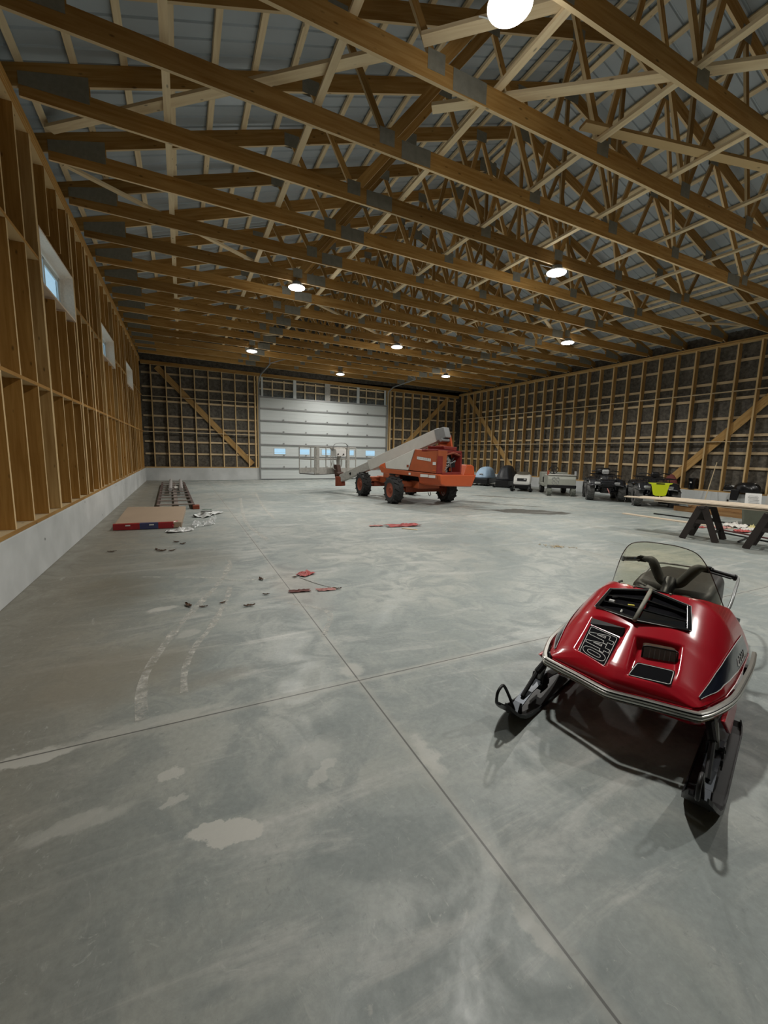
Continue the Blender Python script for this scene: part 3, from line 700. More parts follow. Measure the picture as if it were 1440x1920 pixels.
MB().tube([PL(.72,.48,-.014), PL(.86,.50,-.014)], .012, 8).build('white_cap', M_WHITE, sled)
M_YEL = plain('yellow_tag', (.70,.62,.08), .5)
MB().box(PL(.28,.44,-.012), (.035,.016,.012), Matrix.Rotation(.5,3,'Z')).build('yellow_tag', M_YEL, sled)
MB().tube([PL(.42,.14,-.016), PL(.42,.22,-.012)], .006, 6).build('fuel_fitting', M_CHROME, sled)
# headlight pocket: plate and lamp
def line_on(fn, pts, w, h, mat, name, closed=True):
    m = MB(); n = len(pts)
    for i in range(n if closed else n-1):
        a, b_ = pts[i], pts[(i+1) % n]; dx, dy = b_[0]-a[0], b_[1]-a[1]; L = math.hypot(dx, dy)
        if L < 1e-6: continue
        nx, ny = -dy/L*w/2, dx/L*w/2; ex, ey = dx/L*w/2*.8, dy/L*w/2*.8
        q = [(a[0]-ex+nx,a[1]-ey+ny),(b_[0]+ex+nx,b_[1]+ey+ny),(b_[0]+ex-nx,b_[1]+ey-ny),(a[0]-ex-nx,a[1]-ey-ny)]
        m.add([(x, y, fn(x, y)+h) for x, y in q], [(0,1,2,3)])
    return m.build(name, mat, sled, fix=False)
def rounded(poly, r, n=4):
    out = []; N = len(poly)
    for i in range(N):
        p, a, b_ = Vector(poly[i]), Vector(poly[i-1]), Vector(poly[(i+1) % N]); u = (a-p).normalized(); v = (b_-p).normalized()
        for k in range(n+1):
            t = k/n; q = p+u*r*(1-t)**2+v*r*t**2; out.append((q.x, q.y))
    return out
def plate_on(fn, poly, h, mat, name):
    c = (sum(p[0] for p in poly)/len(poly), sum(p[1] for p in poly)/len(poly)); m = MB()
    m.add([(x, y, fn(x, y)+h) for x, y in poly]+[(c[0], c[1], fn(*c)+h)], [(i, (i+1) % len(poly), len(poly)) for i in range(len(poly))]); return m.build(name, mat, sled, fix=False)
hpl = rounded([(.058,.102),(.247,.150),(.241,.262),(.073,.222)], .014)
plate_on(hp_plane, hpl, .0035, M_MATTE, 'headlight_plate')
line_on(hp_plane, rounded([(.064,.110),(.241,.156),(.236,.254),(.078,.215)], .012), .0032, .0052, M_WHITE, 'plate_outline')
M_LAMPGLASS = plain('headlight_glass', (.115,.085,.062), .12, var=.35, scale=30, coat=.8)
hl = MB(); A_, B_ = Vector((.083,.276,.436)), Vector((.229,.324,.436)); tx = (B_-A_); up_ = Vector((0,.012,.074)); back_ = Vector((-tx.y, tx.x, 0)).normalized()*.05
def hlp(u, v, k): return A_+tx*u+up_*v+back_*k
hl.prism(rounded([(0,0),(1,0),(1,1),(0,1)], .16, 5), lambda u, v, k: hlp(u, v, k)); hl.build('headlight', M_LAMPGLASS, sled, bevel=.004)
hb = MB(); hb.tube([hlp(u*1.0, v, -.03) for u, v in rounded([(-.02,-.03),(1.02,-.03),(1.02,1.03),(-.02,1.03)], .16, 4)], .004, 5, closed=True); hb.build('headlight_rim', M_BLACK, sled)
hs_ = MB()
for u in (.2,.35,.5,.65,.8): hs_.bar(hlp(u,.1,-.02), hlp(u,.9,-.02), .004, .003)
hs_.build('lens_ribs', M_LAMPGLASS, hl and sled)
# 440 decal pocket
dpl = [(-.229,.382),(-.050,.340),(-.053,.120),(-.221,.170)]
plate_on(dp_plane, rounded(dpl, .014), .0035, M_MATTE, 'number_plate')
sl = MB(); sl.hexa([(x, y, dp_plane(x,y)-.004) for x, y in ((-.233,.390),(-.046,.348),(-.034,.366),(-.238,.430))]+[(-.233,.390,dp_plane(-.233,.390)+.004),(-.046,.348,dp_plane(-.046,.348)+.004),(-.034,.366,hood0(-.034,.366)-.002),(-.238,.430,hood0(-.238,.430)-.004)]); sl.build('air_scoop', M_BLACK, sled)
Q0, Q1, Q2, Q3 = [Vector(p) for p in dpl]   # back-left, back-right, front-right, front-left
def dq(a, b_): return tuple((Q3*(1-b_)+Q2*b_)*(1-a)+(Q0*(1-b_)+Q1*b_)*a)  # a: front->back, b: left->right
line_on(dp_plane, rounded([dq(.05,.06),dq(.05,.94),dq(.95,.94),dq(.95,.06)], .012), .0026, .0052, M_WHITE, 'decal_border')
# digits read from the back (4) to the front (0); their tops point left (b -> 0)
def glyph(pts, a1, a0, nm):   # pts: (s along reading, t up) in 0..1 ; a1 -> a0 goes backwards to front
    line_on(dp_plane, [dq(a1+(a0-a1)*s, .90-.80*t) for s, t in pts], .0024, .0053, M_WHITE, nm)
four = [(.02,.33),(.50,1.0),(.74,1.0),(.74,.36),(.98,.36),(.98,.20),(.74,.20),(.74,.0),(.40,.0),(.40,.20),(.02,.20)]; four_in = [(.22,.36),(.42,.70),(.42,.36)]
def stadium(x0, y0, x1, y1, r):
    return rounded([(x0,y0),(x1,y0),(x1,y1),(x0,y1)], r, 6)
glyph(four, .90, .62, 'digit_four'); glyph(four_in, .90, .62, 'digit_four')
glyph(four, .625, .355, 'digit_four'); glyph(four_in, .625, .355, 'digit_four')
glyph(stadium(.06,.02,.96,.98,.42), .36, .09, 'digit_zero'); glyph(stadium(.33,.22,.70,.78,.18), .36, .09, 'digit_zero')
# dark flank decals with a pale outline and small slanted lettering
M_DECAL = plain('flank_decal', (.010,.014,.028), .18, var=.5, scale=6, coat=.5)
UP = [(.20,.353),(.35,.378),(.5,.398),(.65,.412),(.8,.424),(.95,.432),(1.05,.436)]; LO = [(.20,.362),(.35,.415),(.5,.440),(.65,.457),(.8,.466),(.95,.471),(1.05,.474)]
for s in (-1, 1):
    def dpnt(a, b_, h=.004):
        y = .20+.85*a; xu, xl = interp(UP, y), min(interp(LO, y), halfw(y)-.004); x = xu+(xl-xu)*b_; z = hood0(x, y); e = .004
        nx = (hood0(x+e, y)-hood0(x-e, y))/(2*e); ny = (hood0(x, y+e)-hood0(x, y-e))/(2*e); n_ = Vector((-nx, -ny, 1)).normalized()
        q = Vector((x, y, z))+n_*h; return (s*q.x, q.y, q.z)
    MB().grid(lambda u, v: dpnt(u, v), 40, 14).build('flank_decal', M_DECAL, sled, smooth=True, fix=False)
    e = MB(); e.tube([dpnt(0,0,.006)]+[dpnt(k/20, 0, .006) for k in range(1, 20)], .0016, 4); e.tube([dpnt(k/20, 1, .006) for k in range(0, 20)], .0016, 4); e.build('decal_outline', M_WHITE, sled)
    lt = MB()
    for k in range(5):   # slanted strokes of the small script, too small to read in the photograph
        a = .60+.055*k
        lt.tube([dpnt(a, .88, .006), dpnt(a+.03, .62, .006)], .003, 4); lt.tube([dpnt(a+.03, .62, .006), dpnt(a+.045, .66, .006)], .003, 4)
        if k % 2 == 0: lt.tube([dpnt(a, .88, .006), dpnt(a+.03, .86, .006)], .003, 4)
    lt.build('flank_lettering', M_WHITE, sled)
# windshield
TT = [(0,(0,.865,.985)),(.3,(.10,.868,.980)),(.55,(.185,.905,.945)),(.75,(.240,.955,.860)),(.9,(.287,1.03,.730)),(1,(.338,1.12,.565))]
BB = [(0,(0,.742,.702)),(.3,(.10,.755,.695)),(.55,(.19,.815,.672)),(.75,(.25,.915,.640)),(.9,(.30,1.03,.600)),(1,(.338,1.12,.563))]
def ipt(tab, a):
    s = -1 if a < 0 else 1; P = [Vector(p) for _, p in tab]; A = [k for k, _ in tab]; a = abs(a)
    for i in range(len(A)-1):
        if a <= A[i+1]+1e-9:
            t = (a-A[i])/(A[i+1]-A[i]); p0 = P[max(i-1,0)] if i > 0 else Vector((-P[1].x, P[1].y, P[1].z)); p1, p2 = P[i], P[i+1]; p3 = P[min(i+2, len(P)-1)] if i+2 < len(P) else p2*2-p1
            q = .5*((2*p1)+(p2-p0)*t+(2*p0-5*p1+4*p2-p3)*t*t+(3*p1-p0-3*p2+p3)*t**3); return Vector((q.x*s, q.y, q.z))
def shp(u, v):
    a = u*2-1; t, b_ = ipt(TT, a), ipt(BB, a); q = b_*(1-v)+t*v; bow = .02*math.sin(PI*v); return (q.x, q.y-bow, q.z)
MB().grid(shp, 60, 16).build('windshield', M_SHIELD, sled, smooth=True, fix=False)
MB().tube([ipt(TT, -1+2*k/70)+Vector((0,0,.001)) for k in range(71)], .0030, 6).build('windshield_edge', plain('edge_trim', (.07,.045,.035), .4), sled)
MB().tube([ipt(BB, -1+2*k/60)+Vector((0,0,.003)) for k in range(61)], .006, 6).build('windshield_seal', M_BLACK, sled)
for k in range(7):
    p = ipt(BB, -.9+1.8*k/6); MB().lathe([(0,.012),(.006,.010),(.007,0),(0,0)], 8, (p.x, p.y-.012, p.z+.002)).build('rivet', M_CHROME, sled)
# dash, console, steering column, handlebar
def dash(u, v):
    x = (u*2-1)*.30; y = .77+.62*v; yb0 = .75+.9*x*x*1.1; z = .60-.10*v+.075*math.exp(-((abs(x)-.14)/.07)**2)*math.sin(PI*min(1, v*1.3))-.05*math.exp(-(x/.05)**2)*math.sin(PI*v)
    return (x, max(y, yb0+.03), z-.35*max(0, abs(x)-.2))
MB().grid(dash, 36, 20).build('dash', M_SEAT, sled, smooth=True, thick=.01)
MB().tube([(0,1.05,.45),(0,1.2,.58),(0,1.29,.66)], [.05,.045,.04], 12).build('steering_column', M_BLACK, sled, smooth=True)
hbp = spline([(-.215,1.33,.768),(-.165,1.31,.778),(-.125,1.30,.768),(-.09,1.295,.70),(-.055,1.29,.645),(0,1.285,.632),(.055,1.29,.645),(.095,1.295,.70),(.14,1.30,.762),(.175,1.31,.776),(.215,1.33,.768)], 5)
hbm = MB(); rings = []
for i, p in enumerate(hbp):
    t = (hbp[min(i+1, len(hbp)-1)]-hbp[max(i-1, 0)]).normalized(); q = abs(i/(len(hbp)-1)-.5)*2; w_ = .034*(1-.55*smoothstep(.55, 1, q)); d_ = .028*(1-.35*smoothstep(.55, 1, q))
    n1 = Vector((0,1,0)); n2 = t.cross(n1).normalized(); rings.append([p+n1*math.cos(a)*d_+n2*math.sin(a)*w_ for a in [2*PI*k/12 for k in range(12)]])
hbm.loft(rings); hbm.build('handlebar', plain('handlebar_pad', (.060,.062,.060), .6, bump=.15), sled, smooth=True)
for s in (-1, 1):
    g = MB(); g.tube([(s*.21,1.33,.768),(s*.345,1.385,.735)], .0165, 12); g.tube([(s*.343,1.384,.7355),(s*.35,1.387,.734)], .022, 12); g.tube([(s*.222,1.335,.765),(s*.228,1.337,.764)], .023, 12); g.build('grip', M_BLACK, sled, smooth=False)
    lv = MB(); lv.tube([(s*.20,1.325,.768),(s*.21,1.29,.765),(s*.33,1.335,.735)], .007, 6); lv.box((s*.195,1.325,.772), (.05,.04,.04)); lv.build('lever', M_BLACK, sled)
MB().tube([(-.255,.99,.60),(-.255,1.0,.645),(-.235,1.0,.655)], .008, 6).build('choke_knob', M_BLACK, sled)
# seat, tunnel, running boards, track, rear rail
def rrect(hw, z0, z1, y, r=.05, n=5):
    out = []
    for cx, cz, a0 in ((hw-r, z0+r, -PI/2),(hw-r, z1-r, 0),(-hw+r, z1-r, PI/2),(-hw+r, z0+r, PI)):
        for k in range(n+1): a = a0+PI/2*k/n; out.append((cx+r*math.cos(a), y, cz+r*math.sin(a)))
    return out
st = MB(); st.loft([rrect(.20,.30,.55,1.24),rrect(.245,.30,.605,1.33),rrect(.255,.30,.615,1.55),rrect(.25,.32,.60,1.8),rrect(.24,.34,.575,2.05),rrect(.22,.36,.56,2.2),rrect(.17,.38,.53,2.27)]); st.build('seat', M_SEAT, sled, smooth=True)
MB().loft([rrect(.19,.14,.36,.95,.02),rrect(.19,.20,.37,1.3,.02),rrect(.19,.24,.37,2.45,.02)]).build('tunnel', M_BLACK, sled)
for s in (-1, 1): MB().hexa([(s*.19,1.0,.19),(s*.36,1.3,.19),(s*.36,2.2,.20),(s*.19,2.3,.20),(s*.19,1.0,.21),(s*.36,1.3,.21),(s*.36,2.2,.22),(s*.19,2.3,.22)]).build('running_board', M_BLACK, sled)
tk = MB(); tp_ = []
for k in range(24):
    a = PI/2+PI*k/23; tp_.append((1.02+.13*math.cos(a), .15+.13*math.sin(a)))
for k in range(24):
    a = -PI/2+PI*k/23; tp_.append((2.30+.14*math.cos(a), .155+.14*math.sin(a)))
tk.loft([[(x, y, z+.003) for y, z in tp_] for x in (-.185, .185)])
for i in range(len(tp_)):
    a, b_ = tp_[i], tp_[(i+1) % len(tp_)]; L = math.hypot(b_[0]-a[0], b_[1]-a[1])
    for q in range(max(1, int(L/.07))):
        t = (q+.5)/max(1, int(L/.07)); y, z = a[0]+(b_[0]-a[0])*t, a[1]+(b_[1]-a[1])*t
        tk.box((0, y, max(z, .022)), (.36, .018, .03))
tk.build('track', M_RUBBER, sled)
MB().tube(spline([(.25,1.60,.40),(.31,1.66,.42),(.325,1.85,.54),(.30,2.3,.54),(.22,2.5,.52),(0,2.53,.52),(-.22,2.5,.52),(-.30,2.3,.54),(-.31,1.9,.50),(-.28,1.75,.42),(-.24,1.7,.40)], 5), .011, 8).build('grab_rail', M_GREYMETAL, sled, smooth=True)
MB().box((0,2.41,.47), (.24,.02,.06)).build('tail_light', plain('tail_red', (.3,.01,.01), .2), sled)
# skis with spring leaf, saddle, spindle and tip loop
def make_ski(s):
    sk = MB(); prof = [(-.285,.170),(-.26,.145),(-.22,.105),(-.17,.065),(-.11,.035),(-.04,.016),(.05,.010),(.65,.010),(.72,.018),(.76,.035)]
    rings = []
    for i, (y, z) in enumerate(prof):
        w = interp([(-.285,.034),(-.25,.052),(-.15,.072),(0,.076),(.7,.076),(.76,.06)], y); cx = s*.445; f = .018
        rings.append([(cx-w, y, z+f),(cx-w, y, z-.004),(cx+w, y, z-.004),(cx+w, y, z+f),(cx+w-.006, y, z+f),(cx+w-.006, y, z+.004),(cx-w+.006, y, z+.004),(cx-w+.006, y, z+f)])
    sk.loft(rings); o = sk.build('ski', M_BLACK, sled)
    c = s*.445
    MB().tube(spline([(c-.004,-.285,.165),(c,-.325,.195),(c,-.325,.245),(c,-.285,.270),(c,-.25,.255),(c,-.18,.16),(c,-.115,.055)], 6), .0085, 8).build('ski_loop', M_BLACK, o, smooth=True)
    lf = MB(); L_ = [(-.12,.045),(-.06,.075),(.05,.105),(.2,.118),(.35,.105),(.5,.075),(.6,.04)]
    for (y0,z0),(y1,z1) in zip(L_, L_[1:]): lf.bar((c,y0,z0),(c,y1,z1), .055, .008)
    lf.build('spring_leaf', plain('leaf_steel', (.085,.095,.11), .35, .5), o)
    sd = MB()
    for q in (-1, 1): tw = MB(); tw.prism([(-.135,.03),(-.075,.03),(-.085,.095),(-.10,.10)], lambda u, v, k: (c+q*(.026+.006*k), u, v)); tw.build('tip_bracket', M_BLACK, o); sd.prism([(.16,.06),(.26,.06),(.235,.17),(.185,.17)], lambda u, v, k: (c+q*(.030+.006*k), u, v))
    sd.tube([(c-.04,.21,.135),(c+.04,.21,.135)], .012, 8); sd.box((c,.21,.10), (.075,.12,.03)); sd.build('ski_saddle', M_BLACK, o)
    sp = MB(); sp.tube([(c,.21,.13),(c-s*.03,.25,.30)], .018, 10); sp.bar((c-s*.03,.25,.28),(c-s*.2,.32,.26), .05, .03); sp.build('spindle', M_GREYMETAL, o)
    sh = MB(); sh.tube([(c,-.02,.10),(c-s*.01,.14,.20)], .013, 8); sh.tube([(c-s*.01,.14,.20),(c-s*.05,.24,.29)], .020, 8); sh.build('damper', M_BLACK, o)
for s in (-1, 1): make_ski(s)
# ================================================================== THE ORANGE BOOM LIFT
lift = root('boom_lift', (6.66,12.3,0), 0, 'orange and white telescopic boom lift parked in front of the overhead door', 'boom lift')
LO_ = Vector((6.66,12.3,0))
TH = math.radians(62); E_ = Vector((-math.cos(TH), math.sin(TH), 0)); N_ = Vector((math.sin(TH), math.cos(TH), 0)); PC = Vector((6.5,10.17,0))
def tl(s, w, z): return PC+E_*s+N_*w+Vector((0,0,z))-LO_        # turret frame -> lift local
def tyre(R, wd, mat_t, mat_r, parent, loc, name='wheel', lugs=18, rz=0., hub=.5, big=1.):
    """wheel with its axle along local X; tyre > rim"""
    mb = MB(); r0 = R*hub
    mb.lathe([(r0,-wd*.42),(R*.80,-wd*.5),(R*.93,-wd*.42),(R*.95,0),(R*.93,wd*.42),(R*.80,wd*.5),(r0,wd*.42),(r0*.98,0),(r0,-wd*.42)], 32, axis='x', cap=False)
    for k in range(lugs*2):
        a = 2*PI*k/(lugs*2); s = 1 if k % 2 else -1; rot = Matrix.Rotation(a, 3, 'X') @ Matrix.Rotation(s*.55, 3, 'Z')
        c = Matrix.Rotation(a, 3, 'X') @ Vector((s*wd*.24, 0, R*.955)); mb.box(c, (wd*.54, R*.10*big, R*.09*big), rot)
    o = mb.build(name, mat_t, parent); o.location = loc; o.rotation_euler = (0,0,rz)
    rm = MB(); rm.lathe([(0,-wd*.36),(r0*.35,-wd*.40),(r0*.5,-wd*.33),(r0*.85,-wd*.36),(r0*1.03,-wd*.44),(r0*1.05,-wd*.44),(r0*1.05,wd*.44),(r0*1.03,wd*.44),(r0*.85,wd*.36),(r0*.5,wd*.33),(r0*.35,wd*.4),(0,wd*.36)], 24, axis='x')
    for k in range(6):
        a = 2*PI*k/6
        for s in (-1, 1): rm.box((s*wd*.40, r0*.28*math.cos(a), r0*.28*math.sin(a)), (.03,.025,.025))
    rm.build('rim', mat_r, o); return o
for x, y in ((5.76,11.38),(7.66,11.36),(5.74,13.74),(7.64,13.74)):
    tyre(.415, .33, M_RUBBER, M_RUST, lift, Vector((x,y,.415))-LO_, hub=.52, lugs=13)
ch = MB()
ch.box((0,0,.60), (.75,3.0,.22)); ch.box((0,.1,.78), (1.0,1.2,.16)); ch.build('chassis', M_ORANGE, lift, bevel=.02)
ax = MB()
for y in (-.93, 1.44): ax.tube([(-.85,y,.42),(.85,y,.42)], .085, 12); ax.box((0,y,.46), (1.1,.22,.22))
ax.build('axle', M_RUST, lift)
for y in (-.93, 1.44): MB().box((-.55,y+.0,.60), (.55,.35,.16)).build('axle_beam', M_ORANGE, lift, bevel=.02)
for k, y in enumerate((-1.55, -1.35)): MB().tube([(.2+.5*k, -1.12,.34),(.2+.5*k,-1.16,.27),(.24+.5*k,-1.16,.23),(.28+.5*k,-1.16,.27),(.28+.5*k,-1.12,.34)], .012, 6).build('tie_down_ring', M_GREYMETAL, lift)
MB().lathe([(0,.80),(.55,.80),(.55,.90),(0,.90)], 28, (0,0,0)).build('slew_ring', M_BLACK, lift)
def tp3(poly, w0, w1): return lambda u, v, k: tl(u, w0 if k == 0 else w1, v)
dk = MB(); dk.prism([(-.02,.82),(1.95,.92),(2.06,1.10),(1.95,1.14),(1.80,1.05),(-.02,.96)], tp3(0, -.02, .85)); dk.prism([(.0,.82),(1.9,.90),(1.9,1.02),(.0,.94)], tp3(0, .85, 1.9)); dk.build('turntable_deck', M_ORANGE, lift, bevel=.012)
MB().prism([(.15,.62),(1.4,.70),(1.4,.84),(.15,.84)], tp3(0, .35, 1.6)).build('turntable_underframe', M_BLACK, lift)
cab = MB(); cab.prism([(.0,.98),(.955,1.03),(.745,1.655),(-.04,1.63)], tp3(0, 0, .55)); co = cab.build('hood_cover', M_ORANGE, lift, bevel=.015)
cw = MB(); cw.prism([(.97,1.03),(1.79,1.05),(1.83,1.215),(.765,1.65)], tp3(0, .0, .52)); cw.build('white_cowl', M_BOOM, lift, bevel=.012)['label'] = 'white sloping cowl'
MB().prism([(1.80,1.05),(2.06,1.10),(2.0,1.16),(1.84,1.225)], tp3(0, -.01, .5)).build('cowl_nose', M_ORANGE_BR, lift, bevel=.01)
# labels on the cover (plate with small lettering blocks too faint to read)
lb = MB(); lb.prism([(.665,1.365),(.20,1.31),(.20,1.39),(.665,1.445)], lambda u, v, k: tl(u, -.004-.004*k, v)); lo_ = lb.build('name_plate', M_WHITE, lift)
lt = MB()
for k in range(7):
    u = .63-.064*k; z = 1.385+(u-.43)*.118
    lt.prism([(u,z-.02),(u-.008,z-.02),(u-.008,z+.04),(u,z+.04)], lambda a, b_, q: tl(a, -.009-.003*q, b_)); lt.prism([(u,z-.02),(u-.035,z-.022),(u-.035,z-.012),(u,z-.010)], lambda a, b_, q: tl(a, -.009-.003*q, b_))
    if k % 2: lt.prism([(u,z+.03),(u-.035,z+.028),(u-.035,z+.038),(u,z+.04)], lambda a, b_, q: tl(a, -.009-.003*q, b_))
lt.build('plate_lettering', M_GREYMETAL, lo_)
for (u0,u1,z0,z1,mt,nm) in ((.13,.03,1.215,1.30,M_WHITE,'small_sticker'),(1.02,.95,1.12,1.19,M_RUST,'latch'),(.13,.02,1.05,1.075,M_ORANGE_BR,'latch'),(.93,.86,.90,.96,M_WHITE,'small_sticker'),(.52,.26,.855,.935,M_WHITE,'warning_label'),(.24,.02,.845,.925,M_WHITE,'warning_label')):
    MB().prism([(u0,z0),(u1,z0),(u1,z1),(u0,z1)], lambda u, v, k: tl(u, -.025-.005*k if z1 < 1 else -.004-.006*k, v)).build(nm, mt, lift)
# engine bay at the end: orange frame, dark machinery inside
M_DRED = plain('dark_red_paint', (.20,.02,.015), .5, var=.3)
fr = MB()
for w0, w1 in ((.0,.30),(1.42,1.52)): fr.prism([(w0,.97),(w1,.97),(w1,1.60),(w0,1.64)], lambda u, v, k: tl(-.03+.62*k if w0 > 1 else -.03+.06*k, u, v))
fr.prism([(.0,1.58),(1.52,1.55),(1.52,1.62),(.0,1.66)], lambda u, v, k: tl(-.03+.55*k, u, v)); fr.prism([(.28,.93),(1.5,.90),(1.5,.98),(.28,.99)], lambda u, v, k: tl(-.03+.3*k, u, v))
fr.build('engine_frame', M_DRED, lift, bevel=.008)
MB().prism([(.3,.97),(1.45,.95),(1.45,1.57),(.3,1.58)], lambda u, v, k: tl(.50+.05*k, u, v)).build('bay_back', M_BLACK, lift)
en = MB(); rnd = random.Random(3)
for k in range(26): en.box(tl(.12+.25*rnd.random(), .40+.95*rnd.random(), 1.05+.45*rnd.random()), (.06+.16*rnd.random(), .06+.14*rnd.random(), .05+.16*rnd.random()), Matrix.Rotation(rnd.random()*3, 3, 'Z'))
en.build('engine', M_BLACK, lift)
eg = MB()
for k in range(14): eg.lathe([(0,0),(.035+.03*rnd.random(),0),(.05,.05),(0,.05)], 10, tl(.03+.1*rnd.random(), .38+.45*rnd.random(), 1.02+.46*rnd.random()), 'y')
for k in range(6): eg.tube(spline([tl(.1, .4+.9*rnd.random(), 1.0+.5*rnd.random()), tl(.0, .4+.9*rnd.random(), 1.05+.45*rnd.random()), tl(.12, .5+.8*rnd.random(), 1.0+.5*rnd.random())], 5), .018, 7)
eg.build('engine_hoses', M_GREYMETAL, lift)
MB().tube([tl(.02,.45,1.50), tl(-.04,.9,1.57), tl(.0,1.40,1.50)], .035, 8).build('muffler', M_RUST, lift)
MB().prism([(.42,1.66),(1.18,1.63),(1.22,1.75),(.36,1.76)], lambda u, v, k: tl(.0+.55*k, u, v)).build('top_cover', M_DRED, lift, bevel=.02)
ct = MB(); ct.prism([(-.02,.945),(.10,.66),(.35,.60),(1.85,.505),(2.14,.49),(2.46,.875)], lambda u, v, k: tl(-.12+.75*k, u, v)); ct.build('counterweight', M_ORANGE_BR, lift, bevel=.03)
MB().prism([(1.62,.88),(2.46,.86),(2.38,1.15),(2.22,1.20),(1.84,1.21)], lambda u, v, k: tl(-.06+.9*k, u, v)).build('side_tank', M_ORANGE_BR, lift, bevel=.03)
# mast and boom
MB().prism([(.36,1.0),(.95,1.0),(.85,1.60),(.46,1.80),(.38,1.6)], tp3(0, .84, .93)).build('mast_plate', M_ORANGE, lift, bevel=.01)
MB().prism([(.28,1.0),(.95,1.0),(.66,2.02),(.50,2.12),(.32,2.12),(.24,1.75)], tp3(0, 1.30, 1.41)).build('mast_plate', M_ORANGE_BR, lift, bevel=.01)
def boomseg(s0, z0, s1, z1, w0, w1, h0, h1, mat, name):
    d = Vector((s1-s0, z1-z0)).normalized(); n2 = Vector((-d.y, d.x)); ps = []
    for (s, z, h) in ((s0,z0,h0),(s1,z1,h1)):
        for w in (w0, w1):
            for q in (-.5, .5): ps.append(tl(s+n2.x*h*q, w, z+n2.y*h*q))
    i = [0,4,6,2,1,5,7,3]; return MB().hexa([ps[k] for k in i]).build(name, mat, lift, bevel=.012)
sl = (.55-2.09)/(4.62-.60)
bz = lambda s: 2.10+sl*(s-.60)
boomseg(.48, bz(.48), 3.25, bz(3.25), .95, 1.26, .38, .36, M_BOOM, 'boom_section')
boomseg(.30, bz(.36), .62, bz(.62), .93, 1.28, .32, .36, M_GREYMETAL, 'boom_end_plate')
boomseg(3.20, bz(3.20), 4.62, bz(4.62), .99, 1.22, .28, .26, M_DIRTYW, 'inner_boom')
MB().tube([tl(.35,.8,1.95), tl(.35,1.4,1.95)], .05, 12).build('pivot_pin', M_GREYMETAL, lift)
MB().tube([tl(.38,1.1,1.70), tl(1.7,1.1,1.30)], .075, 10).build('lift_cylinder', M_DRED, lift)
boomseg(.40, 1.78, 1.6, 1.42, .90, 1.30, .10, .08, M_ORANGE, 'cylinder_guard')
MB().lathe([(0,-.02),(.045,-.02),(.045,.02),(0,.02)], 12, tl(4.1,.985,bz(4.1)), 'y').build('boom_hole', M_BLACK, lift)
# jib knuckle and basket
kn = MB(); kn.hexa([tl(4.55,.98,.28),tl(4.85,.98,.26),tl(4.85,1.23,.26),tl(4.55,1.23,.28),tl(4.58,.98,.62),tl(4.85,.98,.62),tl(4.85,1.23,.62),tl(4.58,1.23,.62)]); kn.build('knuckle', M_RUST, lift, bevel=.02)
k2 = MB(); k2.hexa([tl(4.74,1.08,.55),tl(4.95,1.08,.55),tl(4.95,1.28,.55),tl(4.74,1.28,.55),tl(4.90,1.12,1.05),tl(5.10,1.12,1.05),tl(5.10,1.32,1.05),tl(4.90,1.32,1.05)]); k2.tube([tl(4.8,1.0,.72),tl(4.8,1.35,.72)], .07, 10); k2.build('rotator', plain('dark_rust', (.05,.022,.014), .7, var=.5), lift, bevel=.02)
MB().bar(tl(5.08,1.36,.72), tl(5.08,1.42,1.42), .09, .09, E_).build('basket_mount', M_DIRTYW, lift)
bk = MB(); SA, SB, WA, WB, Z0, Z1 = 5.15, 5.95, .22, 2.50, .72, 1.69
def rail(a, b_, r=.019): bk.tube([tl(*a), tl(*b_)], r, 8)
for z in (Z1, 1.24):
    rail((SA,WA,z),(SA,WB,z)); rail((SB,WA,z),(SB,WB,z)); rail((SA,WA,z),(SB,WA,z)); rail((SA,WB,z),(SB,WB,z))
for w in (WA, .80, 1.9, WB):
    for s in (SA, SB): rail((s,w,Z0),(s,w,Z1))
bk.build('basket_rails', M_DIRTYW, lift)
bf = MB(); bf.hexa([tl(SA,WA,Z0-.04),tl(SB,WA,Z0-.04),tl(SB,WB,Z0-.04),tl(SA,WB,Z0-.04),tl(SA,WA,Z0),tl(SB,WA,Z0),tl(SB,WB,Z0),tl(SA,WB,Z0)]); bf.build('basket_floor', M_GREYMETAL, lift)
tb = MB()
for s in (SA, SB): tb.hexa([tl(s-.01,WA,Z0-.02),tl(s+.01,WA,Z0-.02),tl(s+.01,WB,Z0-.02),tl(s-.01,WB,Z0-.02),tl(s-.01,WA,Z0+.19),tl(s+.01,WA,Z0+.19),tl(s+.01,WB,Z0+.19),tl(s-.01,WB,Z0+.19)])
tb.build('toe_board', M_DIRTYW, lift)
for w in (.36, 2.02):
    MB().hexa([tl(SA-.03,w-.08,Z0),tl(SA+.03,w-.08,Z0),tl(SA+.03,w+.08,Z0),tl(SA-.03,w+.08,Z0),tl(SA-.03,w-.08,Z1+.02),tl(SA+.03,w-.08,Z1+.02),tl(SA+.03,w+.08,Z1+.02),tl(SA-.03,w+.08,Z1+.02)]).build('basket_post', M_DIRTYW, lift, bevel=.01)
MB().hexa([tl(SA-.30,1.05,1.36),tl(SA,1.05,1.36),tl(SA,1.60,1.36),tl(SA-.30,1.60,1.36),tl(SA-.28,1.05,1.62),tl(SA,1.05,1.62),tl(SA,1.60,1.62),tl(SA-.28,1.60,1.62)]).build('control_box', M_WHITE, lift, bevel=.015)
MB().hexa([tl(SA-.22,1.0,1.62),tl(SA,1.0,1.62),tl(SA,1.66,1.62),tl(SA-.22,1.66,1.62),tl(SA-.18,1.02,1.70),tl(SA,1.02,1.70),tl(SA,1.64,1.70),tl(SA-.18,1.64,1.70)]).build('control_panel', M_DIRTYW, lift, bevel=.01)
